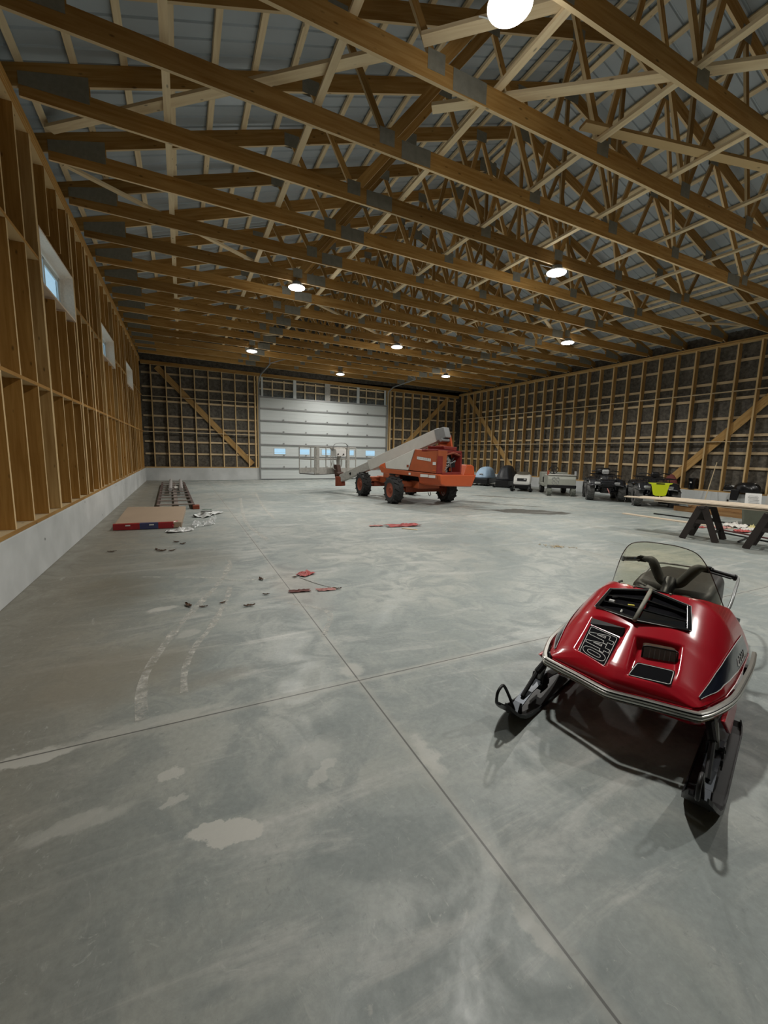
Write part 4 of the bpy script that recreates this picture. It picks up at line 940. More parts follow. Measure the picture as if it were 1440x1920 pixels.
cg = MB(); cg.tube(spline([tl(SA-.2,.92,1.55),tl(SA-.25,1.0,1.80),tl(SA-.25,1.35,1.86),tl(SA-.25,1.66,1.82),tl(SA-.2,1.75,1.6)], 6), .014, 7); cg.build('control_guard', M_GREYMETAL, lift, smooth=True)
hz = MB()
for k in range(7): hz.tube(spline([tl(SA-.05, 1.0+.09*k, 1.36), tl(SA-.12+.03*(k % 3), .95+.1*k, 1.15), tl(SA-.1, 1.05+.08*k, .95+.05*(k % 2)), tl(4.95, 1.1+.03*k, .85)], 5), .013, 6)
hz.build('control_hoses', M_DIRTYW, lift, smooth=True)
for w in (1.12,1.42): MB().tube([tl(SA-.31,w,1.44), tl(SA-.33,w,1.44)], .03, 8).build('control_knob', M_BLACK, lift)
# ================================================================== THE ROW ALONG THE RIGHT WALL   (local: x = forward, y = left, z up)
def heading(p0, p1):   # two front-wheel contact points, left in the photo first -> origin between them, forward angle
    p0, p1 = Vector(p0), Vector(p1); d = (p1-p0).normalized(); f = Vector((d.y, -d.x)); f = f if f.x < 0 else -f
    return (p0+p1)/2, math.atan2(f.y, f.x), (p1-p0).length
def rr(x, hw, z0, z1, r=.05, n=4):
    out = []; r = min(r, hw*.99, (z1-z0)/2*.99)
    for cy, cz, a0 in ((hw-r, z0+r, -PI/2),(hw-r, z1-r, 0),(-hw+r, z1-r, PI/2),(-hw+r, z0+r, PI)):
        for k in range(n+1): a = a0+PI/2*k/n; out.append((x, cy+r*math.cos(a), cz+r*math.sin(a)))
    return out
M_TYRE2 = plain('atv_rubber', (.075,.075,.072), .7, var=.5, scale=10, bump=.2)
M_HEADL = plain('clear_lamp', (.30,.31,.31), .15, var=.3, scale=20, coat=.7)
M_LIME = plain('lime_plastic', (.62,.72,.01), .4, var=.08)
M_DKBODY = plain('atv_body_black', (.012,.013,.016), .25, var=.4, coat=.4)
def make_atv(name, pos, rz, tr, label, lime=False):
    t = root(name, (pos.x, pos.y, 0), rz, label, 'quad bike', 'quad bikes by the right wall'); hw = tr/2; WB_ = 1.25; R = .325
    for x in (0, -WB_):
        for s in (-1, 1): tyre(R, .25, M_TYRE2, M_BLACK, t, (x, s*(hw-.0), R), lugs=9, rz=PI/2, hub=.5, big=1.45)
    b = MB(); b.loft([rr(.30,.14,.30,.52),rr(.22,.20,.28,.66),rr(.0,.22,.30,.76),rr(-.5,.17,.30,.74),rr(-1.0,.2,.34,.72),rr(-1.5,.16,.40,.66)]); b.build('body', M_DKBODY, t, smooth=False, bevel=.01)
    for s in (-1, 1):
        f = MB(); f.grid(lambda u, v: (.42-.88*u, s*(.16+(hw-.02)*v*.85), .60+.20*math.sin(PI*min(1., .12+u*.88))-.05*v*v-.10*(1-u)*(u < .25)), 12, 5); f.build('front_fender', M_DKBODY, t, smooth=True, thick=.02)
        f = MB(); f.grid(lambda u, v: (-.82-.85*u, s*(.16+(hw-.02)*v*.85), .62+.20*math.sin(PI*(.15+.8*u))-.04*v*v), 12, 5); f.build('rear_fender', M_DKBODY, t, smooth=True, thick=.02)
        MB().loft([rr(.385,.075,.575,.655,.03),rr(.33,.10,.56,.68,.03),rr(.25,.1,.56,.68,.03)]).build('headlight', M_HEADL, t).location = (0, s*.30, 0)
        MB().box((-.62, s*.33, .30), (.55,.22,.03)).build('footboard', M_BLACK, t)
    MB().loft([rr(.36,.22,.50,.70),rr(.28,.30,.52,.78),rr(.0,.30,.62,.84),rr(-.28,.22,.70,.90)]).build('nose_cowl', M_DKBODY, t, bevel=.01)
    MB().loft([rr(-.35,.13,.72,.86),rr(-.6,.17,.72,.85),rr(-1.0,.18,.72,.88),rr(-1.22,.17,.74,.92),rr(-1.28,.12,.78,.90)]).build('seat', M_SEAT, t, smooth=True)
    g = MB()
    for z in (.33,.40,.47,.54): g.box((.37,0,z), (.03,.36,.022))
    g.build('grille', M_BLACK, t)
    for x0, x1, z in ((.36,-.20,.90),(-1.08,-1.68,.90)):
        r = MB(); xa, xb = x0, x1
        for y in (-.40,-.2,0,.2,.40): r.tube([(xa,y,z),(xb,y,z)], .011, 6)
        for x in (xa, (xa+xb)/2, xb): r.tube([(x,-.42,z),(x,.42,z)], .013, 6)
        for y in (-.28,.28): r.tube([(x0-.1,y,z),(x0-.12,y,z-.14)], .012, 6); r.tube([(x1+.1,y,z),(x1+.1,y,z-.14)], .012, 6)
        r.build('cargo_rack', M_BLACK, t)
    h = MB(); h.tube(spline([(-.52,-.42,1.02),(-.45,-.25,1.05),(-.38,-.1,.99),(-.36,0,.96),(-.38,.1,.99),(-.45,.25,1.05),(-.52,.42,1.02)], 4), .016, 8); h.tube([(-.33,0,.84),(-.37,0,.97)], .05, 10); h.build('handlebar', M_BLACK, t)
    MB().loft([rr(-.26,.10,.93,1.05),rr(-.34,.12,.92,1.10),rr(-.42,.09,.94,1.06)]).build('handlebar_pod', M_HEADL if not lime else M_BLACK, t, bevel=.01)
    for s in (-1, 1): MB().tube([(-.48,s*.31,1.045),(-.535,s*.44,1.02)], .022, 10).build('grip', M_RUBBER, t)
    w = MB(); w.box((.40,0,.40), (.10,.24,.12)); w.tube([(.46,-.07,.40),(.46,.07,.40)], .02, 8); w.build('winch', M_BLACK, t)
    MB().tube([(.47,-.01,.47),(.50,.045,.36),(.50,.06,.30)] if not lime else [(.50,.0,.50),(.52,.01,.40),(.52,.02,.31)], .016, 6).build('winch_hook', plain('hook_pink', (.45,.20,.18), .5) if not lime else M_PALE, t)
    bu = MB(); bu.tube(spline([(.30,-.30,.42),(.44,-.26,.44),(.47,-.18,.62),(.48,0,.64),(.47,.18,.62),(.44,.26,.44),(.30,.30,.42)], 4), .018, 8); bu.build('brush_guard', M_BLACK, t)
    ax_ = MB()
    for x in (0, -WB_):
        ax_.tube([(x,-hw+.1,.33),(x,hw-.1,.33)], .03, 8)
        for s in (-1, 1): ax_.tube([(x,s*.32,.36),(x-.05,s*.18,.70)], .035, 8)
    ax_.build('suspension', M_BLACK, t)
    if lime:
        p = MB(); p.prism([(-.33,.79),(.33,.79),(.30,.76),(.24,.74),(.17,.42),(.10,.39),(-.10,.39),(-.17,.42),(-.24,.74),(-.30,.76)], lambda u, v, k: (.49-.05*abs(u)+.03*k+(.79-v)*.05, u, v)); p.build('front_guard', M_LIME, t, bevel=.006)['label'] = 'lime yellow front guard'
        MB().box((.515,0,.765), (.02,.22,.03)).build('guard_slot', M_BLACK, t)
    else:
        MB().box((.30,-.20,.80), (.02,.05,.03)).build('reflector', M_WHITE, t); MB().box((.30,.24,.80), (.02,.04,.025)).build('reflector', M_WHITE, t)
        MB().loft([rr(-.9,.20,.9,1.10),rr(-1.15,.24,.9,1.14),rr(-1.5,.2,.9,1.08)]).build('rear_bag', M_BLACK, t, smooth=True)
    return t
p, a, w = heading((13.255,10.451),(13.937,9.751)); make_atv('quad_bike', p, a, .98, 'all-black quad bike with pale headlights, left of the lime-fronted one')
p, a, w = heading((13.247,8.701),(13.948,7.945)); make_atv('quad_bike', p, a, 1.0, 'black quad bike with a lime yellow front guard and chunky tyres', True)
# grey utility vehicle with a steering wheel
p, a, w = heading((12.858,12.097),(13.722,11.472)); ute = root('utility_vehicle', (p.x, p.y, 0), a, 'boxy grey-green open utility vehicle with a black steering wheel', 'utility vehicle')
M_SAGE = plain('sage_paint', (.30,.31,.27), .6, var=.12, scale=5)
ub = MB(); ub.loft([rr(.06,.50,.33,.66,.04),rr(.0,.52,.33,.80,.04),rr(-.75,.52,.33,.82,.04)]); ub.build('front_body', M_SAGE, ute, bevel=.01)
MB().loft([rr(-.75,.52,.30,.45,.04),rr(-1.9,.52,.30,.45,.04)]).build('floor_pan', M_SAGE, ute)
MB().box((-1.6,0,.66), (.6,1.02,.42)).build('cargo_box', M_SAGE, ute, bevel=.02)
MB().box((-1.15,0,.58), (.4,.95,.22)).build('seat', M_SEAT, ute, bevel=.05)
MB().box((.05,0,.37), (.08,1.06,.12)).build('front_bumper', M_BLACK, ute, bevel=.01)
MB().box((-.02,0,.822), (.12,1.02,.03)).build('cowl_trim', M_BOOM, ute)
for s in (-1, 1):
    MB().bar((-.06,s*.50,.80),(-.10,s*.50,.97), .07, .07, (0,1,0)).build('corner_post', M_RUST if s < 0 else M_GREYMETAL, ute)
    for x in (-.02, -1.55): tyre(.17, .17, plain('grey_green_rubber', (.13,.14,.12), .8) if x > -1 else M_RUBBER, M_SAGE, ute, (x, s*.44, .17), lugs=8, rz=PI/2)
sw = MB(); sw.tube([(-.42+.05*math.sin(q), -.24+.17*math.cos(q), 1.0+.15*math.sin(q)) for q in [2*PI*k/24 for k in range(24)]], .014, 6, closed=True)
for k in range(3): q = 2*PI*k/3+.5; sw.tube([(-.42,-.24,1.0),(-.42+.05*math.sin(q),-.24+.17*math.cos(q),1.0+.15*math.sin(q))], .010, 5)
sw.build('steering_wheel', M_BLACK, ute); MB().tube([(-.42,-.24,1.0),(-.2,-.24,.75)], .018, 8).build('steering_column', M_BLACK, ute)
em = MB(); 
for k in range(4):
    q = PI/4+PI/2*k; c0 = (0, -.24+.10*math.cos(q), .60+.10*math.sin(q)); em.tube([(.058, c0[1]+.055*math.cos(g), c0[2]+.055*math.sin(g)) for g in [2*PI*i/14 for i in range(14)]], .010, 4, closed=True)
em.build('round_emblem', M_GREYMETAL, ute)
# small white snowmobile seen nose-on
p, a, w = heading((12.953,14.185),(13.536,13.545)); ws = root('snowmobile', (p.x, p.y, 0), a, 'small white snowmobile with black nose grille, between the grey vehicle and black cover', 'snowmobile')
M_CREAM = plain('cream_paint', (.56,.56,.53), .4, var=.08)
wb_ = MB(); wb_.loft([rr(.16,.30,.30,.40,.04),rr(.12,.34,.28,.50,.06),rr(-.15,.36,.28,.66,.08),rr(-.5,.36,.28,.72,.10),rr(-.8,.30,.28,.70,.10)]); wb_.build('hood', M_CREAM, ws, bevel=.01)
gr_ = MB(); gr_.prism([(-.20,.455),(.20,.455),(.20,.565),(-.20,.565)], lambda u, v, k: (.145-.85*(v-.455)*1.1+.03*k, u, v)); gr_.build('nose_grille', M_BLACK, ws, bevel=.01)
MB().lathe([(0,0),(.05,0),(.05,.02),(0,.02)], 14, (.11,.12,.51), 'x').build('headlight', M_HEADL, ws)
MB().box((.05,0,.26), (.30,.70,.07)).build('bumper', M_BLACK, ws, bevel=.01)
MB().loft([rr(.1,.28,.12,.26,.03),rr(-.7,.30,.10,.28,.03)]).build('belly_pan', M_BLACK, ws)
MB().grid(lambda u, v: (-.35-.25*v-.5*(u-.5)**2, (u-.5)*(.6-.1*v), .70+.12*v), 12, 4).build('windshield', plain('smoked_plastic', (.10,.09,.07), .2), ws, thick=.006)
MB().loft([rr(-.9,.18,.3,.60),rr(-1.8,.18,.3,.58)]).build('seat', M_SEAT, ws, bevel=.02)
MB().loft([rr(-.8,.2,.03,.30),rr(-2.0,.2,.03,.30)]).build('track', M_RUBBER, ws, bevel=.03)
for s in (-1, 1):
    k_ = MB(); k_.loft([[(x, s*.38-.06, z), (x, s*.38+.06, z), (x, s*.38+.06, z+.02), (x, s*.38-.06, z+.02)] for x, z in ((.42,.14),(.34,.06),(.2,.015),(-.6,.01),(-.66,.03))]); k_.build('ski', M_BLACK, ws)
    MB().tube([(-.05,s*.38,.03),(-.1,s*.34,.32)], .03, 8).build('spindle', M_BLACK, ws)
# covered machines
def cover(name, pos, rz, label, rows, mat, skirt, sk_mat):
    t = root(name, (pos[0], pos[1], 0), rz, label, 'covered vehicle'); n = 40
    def ringf(x0, hw_, z, amp):   # closed ring in plan, with folds
        out = []
        for k in range(n):
            q = 2*PI*k/n; c, s = math.cos(q), math.sin(q); e = .72
            fx = abs(c)**e*(1 if c > 0 else -1); fy = abs(s)**e*(1 if s > 0 else -1); f = 1+amp*math.sin(q*9+z*5)+amp*.6*math.sin(q*17+1)
            out.append((x0-.8+fx*hw_[0]*f, fy*hw_[1]*f, z+amp*.25*math.sin(q*5)))
        return out
    m = MB(); m.loft([ringf(x0, h_, z, amp) for x0, h_, z, amp in rows]); o = m.build('cover', mat, t, smooth=True, sub=1)
    s_ = MB(); s_.loft([rr(x, hw_, z0, z1, .05) for x, hw_, z0, z1 in skirt]); s_.build('lower_body', sk_mat, t, bevel=.01)
    for s in (-1, 1):
        k_ = MB(); k_.loft([[(x, s*.36-.06, z), (x, s*.36+.06, z), (x, s*.36+.06, z+.02), (x, s*.36-.06, z+.02)] for x, z in ((.30,.14),(.2,.06),(.08,.015),(-.6,.01),(-.66,.03))]); k_.build('ski', M_BLACK, t)
    return t
M_BLUE = plain('blue_cover', (.30,.42,.55), .7, var=.12, scale=5, bump=.3); M_TARP = plain('black_cover', (.020,.022,.026), .55, var=.4, scale=5, bump=.4)
cb = cover('covered_snowmobile', (13.45,16.95), math.radians(216), 'snowmobile under a pale blue fabric cover behind the boom lift counterweight', [(-.1,(.95,.46),.30,.02),(-.1,(.93,.44),.42,.02),(-.15,(.82,.38),.62,.02),(-.2,(.68,.30),.80,.02),(-.25,(.45,.2),.90,.01),(-.3,(.15,.08),.93,.0)], M_BLUE, [(.20,.40,.12,.34),(.0,.43,.10,.40),(-1.6,.40,.10,.40)], M_BLACK)
cbw = MB(); cbw.prism([(-.10,.56),(.10,.56),(.08,.60),(-.08,.60)], lambda u, v, k: (.02-.75*(v-.45)+.02*k, u, v)); cbw.build('cover_slot', M_BLACK, cb)
cover('covered_snowmobile', (13.75,15.7), math.radians(216), 'machine under a black tarpaulin cover, right of the pale blue covered one', [(-.1,(.92,.46),.28,.03),(-.1,(.90,.45),.40,.03),(-.15,(.78,.36),.66,.035),(-.2,(.62,.27),.90,.03),(-.25,(.42,.18),1.02,.02),(-.3,(.15,.08),1.05,.0)], M_TARP, [(.1,.30,.04,.34),(-.2,.34,.04,.36),(-1.5,.34,.06,.36)], M_BLACK)
# ================================================================== THINGS LYING ABOUT
M_PLANK = plain('pale_plank', (.56,.47,.36), .6, var=.12, scale=3)
M_DKWOOD = plain('dark_sawhorse', (.020,.013,.011), .6, var=.5, scale=9)
# sawhorses and the boards across them
def sawhorse(x, y, rz, lab):
    t = root('sawhorse', (x, y, 0), rz, lab, 'sawhorse', 'sawhorses under the long boards')   # beam along local x, legs splay in y
    MB().box((.31,0,.635), (.66,.09,.05)).build('top_beam', M_DKWOOD, t, bevel=.006)
    for s in (-1, 1):
        for xx in (.03, .57): MB().bar((xx, s*.035, .64), (xx, s*.265, .0), .105, .04, (1,0,0)).build('leg', M_DKWOOD, t, bevel=.004)
    for xx in (.03, .57): MB().bar((xx, -.135, .36), (xx, .135, .36), .03, .07, (0,0,1)).build('spreader', M_DKWOOD, t, bevel=.004)
    for s in (-1, 1): MB().bar((.03, s*.20, .18), (.57, s*.20, .18), .02, .05).build('stretcher', M_DKWOOD, t)
    return t
RZ = math.atan2(.24, .97)
sawhorse(8.77, 4.485, RZ, 'dark sawhorse standing just behind the windshield, at the left end of the boards')
sawhorse(8.86, 3.49, RZ, 'dark sawhorse cut by the right edge of the photo')
bd = Vector((.24,-.97,0)).normalized(); bx = Vector((.97,.24,0)).normalized()
def plank(o, length, w, z, th, lab, mat=M_PLANK, grp='boards across the sawhorses', name='board'):
    a = Vector((o[0], o[1], z+th/2))+bx*w/2; p = beam(name, a, a+bd*length, w, th, mat)
    return tag(p, lab, 'board', grp)
plank((8.66,5.32), 4.2, .24, .661, .022, 'front board of the lower layer on the sawhorses'); plank((8.93,5.36), 4.0, .22, .661, .022, 'rear board of the lower layer on the sawhorses')
plank((8.50,5.86), 4.9, .20, .700, .02, 'front board of the upper layer, reaching furthest left over the sawhorses'); plank((8.79,5.72), 4.6, .26, .700, .02, 'middle board of the upper layer on the sawhorses'); plank((9.15,5.48), 4.2, .24, .700, .02, 'rear board of the upper layer on the sawhorses')
for k in range(2):
    o = Vector((8.66,5.32,.692))+bd*(.9+1.0*k); tag(beam('board_spacer', o+bx*.0, o+bx*.55, .035, .016, M_DKWOOD), 'thin dark spacer strip between the two board layers above the %s sawhorse' % ('left','right')[k], 'spacer')
# long pieces on the floor beyond
def strip(a, b_, w, th, mat, lab, name, cat):
    o = beam(name, (a[0],a[1],th/2+.001), (b_[0],b_[1],th/2+.001), w, th, mat); return tag(o, lab, cat)
strip((10.95,7.50), (11.05,5.0), .20, .02, M_PLANK, 'pale plank lying on the floor behind the sawhorses, pointing at the quad bikes', 'floor_plank', 'plank')
strip((11.75,7.18), (11.98,4.9), .035, .03, M_BLACK, 'thin black strip lying on the floor behind the pale plank', 'floor_strip', 'strip')
strip((10.60,5.0), (10.36,4.0), .035, .025, plain('dark_red_strip', (.09,.02,.02), .6), 'dark red strip lying by the rubbish right of the left sawhorse', 'floor_strip', 'strip')
strip((10.2,4.75), (9.9,3.7), .03, .025, M_BLACK, 'black strip on the floor between the two sawhorses', 'floor_strip', 'strip')
strip((9.35,4.10), (10.0,4.25), .03, .025, M_BLACK, 'short black strip lying crosswise by the right sawhorse', 'floor_strip', 'strip')
# crumpled scraps
def crumple(name, c, sx, sy, h, mat, lab, cat, seed, n=9, group=None, rz=0.):
    rnd = random.Random(seed); off = Vector((seed*3.1, seed*1.7, 0))
    def fn(u, v):
        x, y = (u-.5)*sx, (v-.5)*sy; q = Vector((u*5, v*5, 0))+off; e = 1+.35*mnoise.noise(Vector((u*3,v*3,9))+off)
        z = .004+h*max(0, .45+.9*mnoise.noise(q))*(1-.6*max(abs(u-.5), abs(v-.5))*2)
        ca, sa = math.cos(rz), math.sin(rz); x, y = x*e, y*e; return (x*ca-y*sa, x*sa+y*ca, z)
    o = MB().grid(fn, n, n).build(name, mat, None, fix=False, thick=.0015); o.location = (c[0], c[1], .002); tag(o, lab, cat, group); return o
M_REDP = plain('red_wrap', (.36,.06,.055), .5, var=.4, scale=12); M_PINK = plain('faded_red', (.42,.20,.18), .7, var=.4, scale=14); M_PAPER = plain('crumpled_paper', (.58,.56,.52), .7, var=.15, scale=10)
M_LEAF = plain('dry_leaf', (.075,.038,.018), .8, var=.5, scale=20); M_CHIP = plain('wood_chips', (.42,.32,.18), .8, var=.4, scale=20)
rub = [((10.95,5.15),.35,.22,.08,M_PINK,'pinkish crumpled sheet on the floor right of the left sawhorse'),((11.5,5.15),.45,.35,.16,M_PAPER,'white crumpled plastic heap in front of the grey bin'),((10.85,4.72),.30,.25,.08,M_REDP,'red crumpled scrap between white rubbish and sawhorses'),
       ((11.22,4.75),.26,.2,.12,M_PAPER,'white crumpled paper next to the yellowish scrap'),((11.62,4.86),.14,.14,.12,plain('yellow_scrap',(.60,.53,.25),.7),'small yellowish scrap at the foot of the grey bin'),((10.55,5.35),.25,.12,.04,M_REDP,'small red scrap nearest the left sawhorse leg')]
for k, (c, sx, sy, h, m, lab) in enumerate(rub): crumple('crumpled_scrap', c, sx, sy, h, m, lab, 'scrap', 11+k, group='rubbish by the sawhorses')
crumple('wrap_heap', (4.15,7.72), .70, .22, .09, M_REDP, 'heap of shredded red wrapping in the middle of the floor', 'wrapping', 31, 14, rz=-.1)
crumple('paper_scrap', (3.60,7.86), .28, .10, .05, M_PINK, 'faded strip at the left end of the red wrapping heap', 'scrap', 32, rz=-.15)
tag(beam('wood_splinter', (3.98,7.45,.01), (4.2,7.2,.01), .025, .012, M_PALE), 'pale wood splinter just in front of the red wrapping heap', 'splinter')
sv = MB(); rs = random.Random(5)
for k in range(70):
    r_ = abs(rs.gauss(0,.09)); q = rs.random()*6.28; sv.box((r_*2.0*math.cos(q), r_*.9*math.sin(q), .004+.006*rs.random()), (.012+.05*rs.random(), .006+.008*rs.random(), .002), Matrix.Rotation(rs.random()*3.1,3,'Z') @ Matrix.Rotation(rs.gauss(0,.25),3,'Y'))
o = sv.build('wood_shavings', M_CHIP); o.location = (5.72,5.05,.001); o.rotation_euler = (0,0,-.7); tag(o, 'tan scatter of wood shavings on the floor right of centre', 'shavings', kind='stuff')
crumple('red_scrap', (1.33,5.00), .20, .16, .05, M_REDP, 'small red scrap of wrapping, upper one of the two left of centre', 'scrap', 33, rz=.6)
crumple('red_strip', (1.10,4.385), .22, .07, .03, plain('dark_red_wrap', (.12,.028,.022), .6, var=.4), 'dark red strip at the left end of the long torn wrapping', 'scrap', 34, rz=-.15)
crumple('torn_wrap', (1.38,4.33), .20, .07, .03, M_PINK, 'pale pink torn wrapping, lower one of the two left of centre', 'scrap', 35, rz=-.15)
o = MB().tube(spline([(1.22,4.90,.004),(1.29,4.72,.006),(1.38,4.52,.005),(1.46,4.40,.008)], 5), .004, 5).build('white_string', M_WHITE); tag(o, 'thin white string joining the two red scraps', 'string')
def leaf(c, s, rz, lab):
    def fn(u, v):
        w = math.sin(PI*min(1, max(0, v)))**.7*(.5+.12*math.sin(v*22)); x = (u-.5)*w*s; y = (v-.5)*s*1.5; x += .18*s*mnoise.noise(Vector((v*3,c[0]*9,1))); z = .004+.10*s*abs(u-.5)*2+.09*s*(2*v-1)**2+.16*s*abs(mnoise.noise(Vector((u*3+c[0]*7,v*4,c[1]*5))))
        ca, sa = math.cos(rz), math.sin(rz); return (x*ca-y*sa, x*sa+y*ca, z)
    t = MB().grid(fn, 6, 12).build('dry_leaf', M_LEAF, None, fix=False, thick=.001); t.location = (c[0], c[1], .001); tag(t, lab, 'leaf', 'dry leaves blown in')
for c, s, rz, lab in [((-.42,7.08),.07,.3,'brown leaf at the left of the leaf cluster before the plastic sheet'),((-.35,6.94),.10,1.2,'biggest brown leaf of the cluster in front of the wrapped boards'),((-.20,6.92),.075,2.,'brown leaf beside the biggest one, on its right'),((-.16,7.54),.085,.8,'brown leaf furthest back of the cluster by the wrapped boards'),((-.06,7.36),.075,2.2,'brown leaf at the right of the cluster by the wrapped boards'),
        ((-.01,4.37),.085,.4,'reddish brown leaf left of the curved tyre scuff'),((.12,4.28),.05,1.4,'small dark leaf lying on the curved tyre scuff'),((.30,4.33),.05,2.,'small dark leaf right of the curved tyre scuff'),((.53,4.14),.075,1.5,'flat brown leaf alone between scuff and red strip'),((.78,4.98),.075,.2,'dark brown leaf left of the red scrap'),
        ((1.50,4.32),.07,1.0,'brown leaf at the right end of the torn pink wrapping'),((1.17,4.92),.05,1.7,'tiny dark leaf touching the upper red scrap'),((.74,4.42),.05,1.1,'thin curled leaf under the gap of the two scraps'),((-1.0,7.13),.08,1.6,'brown leaf near the left concrete wall')]: leaf(c, s, rz, lab)
# wrapped stack of big boards by the left wall
sk = root('board_stack', (-.62,9.0,0), 0, 'flat stack of big tan boards with red and blue end wrapping near the left wall', 'board stack')
sb = MB(); sb.hexa([(-.58,0,.01),(.54,-.06,.01),(.63,2.40,.01),(-.63,2.62,.01),(-.58,0,.115),(.54,-.06,.115),(.63,2.40,.115),(-.63,2.62,.115)]); sb.build('boards', plain('kraft_board', (.36,.27,.19), .65, var=.10, scale=2), sk, bevel=.004)
M_REDG = plain('red_film', (.30,.015,.02), .3, var=.25, scale=9); M_BLUEF = plain('blue_film', (.045,.055,.14), .3, var=.25, scale=9)
def bandp(x0, x1, mat, nm):
    y = lambda x: -.012-.0536*(x+.58); m = MB()
    m.hexa([(x0,y(x0),.006),(x1,y(x1),.006),(x1,y(x1)+.012,.006),(x0,y(x0)+.012,.006),(x0,y(x0)-.004,.118),(x1,y(x1)-.004,.118),(x1,y(x1)+.07,.122),(x0,y(x0)+.07,.122)]); m.build(nm, mat, sk, bevel=.003)
bandp(-.60, -.17, M_REDG, 'red_end_wrap'); bandp(-.17, .14, M_BLUEF, 'blue_end_wrap'); bandp(.14, .40, M_REDG, 'red_end_wrap')
for x in (-.36, .03): MB().box((x, -.03-.0536*(x+.58), .088), (.08,.006,.022)).build('wrap_print', M_WHITE, sk)
m = MB(); m.grid(lambda u, v: (.36+.20*u+.03*v, -.06+.25*u-.03*v, .09+.04*math.sin(u*4)-.05*v*(1-u)), 8, 3); m.build('loose_red_wrap', M_REDG, sk, thick=.002)
# torn clear plastic sheet
M_FILM = dust_mat('clear_film', (.72,.74,.74), .9, 5.); M_FILM.node_tree.nodes['Principled BSDF'].inputs['Roughness'].default_value = .2
def film(u, v):
    x = .10+.42*u+.10*v*u; y = 8.78+.25*u+.85*v*(.35+.65*u); return (x+.05*mnoise.noise(Vector((u*4,v*4,1))), y+.08*mnoise.noise(Vector((u*4,v*4,7))), .01+.13*abs(mnoise.noise(Vector((u*6,v*6,3))))+.03*math.sin(u*9)*v)
fo = MB().grid(film, 26, 26); f_ = fo.build('plastic_sheet', M_FILM, None, fix=False); tag(f_, 'crumpled clear plastic sheet spilling off the wrapped board stack', 'plastic sheet')
crumple('plastic_twist', (-.12,8.55), .42, .22, .10, plain('milky_film', (.60,.61,.60), .25, var=.2), 'milky twist of plastic in front of the red end wrapping', 'plastic', 51, 12, rz=.3)
pb = crumple('plastic_bag', (.45,10.55), .40, .80, .12, plain('bag_white', (.55,.57,.56), .3, var=.1), 'white plastic bag with green and black print beside the board stack', 'bag', 52, 14, rz=-.5)
for x0, x1, y0, y1, mt, nm in ((-.10,.16,-.30,-.16,M_BLACK,'black_print'),(-.12,.10,.02,.16,plain('green_print', (.06,.10,.07), .5),'green_print')):
    MB().grid(lambda u, v: (x0+(x1-x0)*u+.20*(y0+(y1-y0)*v), y0+(y1-y0)*v+.3*u*.3, .105+.01*math.sin(u*5)), 5, 5).build(nm, mt, pb, thick=.002)
# long ladder-like steel frame
M_FRAME = plain('brown_steel', (.085,.050,.042), .65, .1, var=.5, scale=8); M_SLAT = plain('worn_slat', (.24,.20,.175), .7, var=.35, scale=8)
lf = root('ladder_frame', (-.22,11.75,0), 0, 'long brown ladder-like frame lying on the floor by the left wall', 'frame'); FL = 8.0
for x0, x1 in ((-.40,-.60),(.41,.21)): MB().bar((x0,.0,.06),(x1,FL,.06), .06, .12).build('side_rail', M_FRAME, lf)
MB().bar((.02,.0,.07),(-.18,FL,.07), .10, .06).build('centre_rail', M_SLAT, lf)
for k in range(10):
    y = .02+k*.885; x = -.025*y
    MB().box((x, y, .125), (.84,.10 if k == 0 else .07,.025)).build('cross_slat', M_SLAT, lf)
MB().box((.47,-.02,.05), (.16,.22,.10)).build('end_block', M_RUST, lf, bevel=.01)
for x0, x1, lab in ((-.42,-.50,'left one of the two grey pipes lying on the long frame'),(-.10,-.14,'right one of the two grey pipes lying on the long frame')):
    o = MB().tube([(x0,15.3,.20),(x1,19.6,.20)], .06, 12).build('grey_pipe', plain('pipe_grey', (.34,.32,.31), .5, var=.15) , None); tag(o, lab, 'pipe', 'pipes on the long frame')
crumple('rag', (-.265,16.6), .12, .6, .10, M_PAPER, 'pale rag lying between the two grey pipes', 'rag', 61).location.z = .138
# along the right wall: bin, lumber, ledge clutter
bn = root('rubbish_bin', (12.35,5.12,0), .2, 'grey-green plastic bin standing behind the boards, filled with paper', 'bin')
M_BIN = plain('bin_plastic', (.115,.125,.095), .5, var=.2)
b = MB(); b.loft([rr(0,.0001+.24,0,.0001+.0) for _ in range(0)]) if False else None
prof = [[(sx*w, sy*w, z) for sx, sy in ((-1,-.75),(-.75,-1),(.75,-1),(1,-.75),(1,.75),(.75,1),(-.75,1),(-1,.75))] for w, z in ((.22,.0),(.26,.41),(.28,.41),(.28,.45),(.25,.45),(.24,.40),(.21,.03))]
b = MB(); b.loft(prof, cap=True); b.build('bin_body', M_BIN, bn, bevel=.006)
for s in (-1, 1): MB().box((0, s*.285, .38), (.16,.03,.04)).build('handle', M_BIN, bn)
pc = root('paper_sheet', (12.18,5.15,.455), .5, 'white printed paper sheet sticking up out of the bin', 'paper')
MB().grid(lambda u, v: (.02*math.sin(u*3)+.10*v, -.14+.30*u, 0+.30*v), 8, 8).build('sheet', M_WHITE, pc, thick=.002)
for k in range(6): MB().box((-.004+.10*(.25+.11*k), -.01+.005*k, 0+.30*(.25+.11*k)), (.004, .16 if k % 2 else .20, .008)).build('print_line', M_GREYMETAL, pc)
pw = root('paper_sheet', (12.34,4.98,.455), -.2, 'narrow white sheet standing at the right edge of the bin', 'paper'); MB().grid(lambda u, v: (.03*u, -.05+.10*u-.05*v, .0+.36*v), 5, 6).build('sheet', M_PAPER, pw, thick=.002)
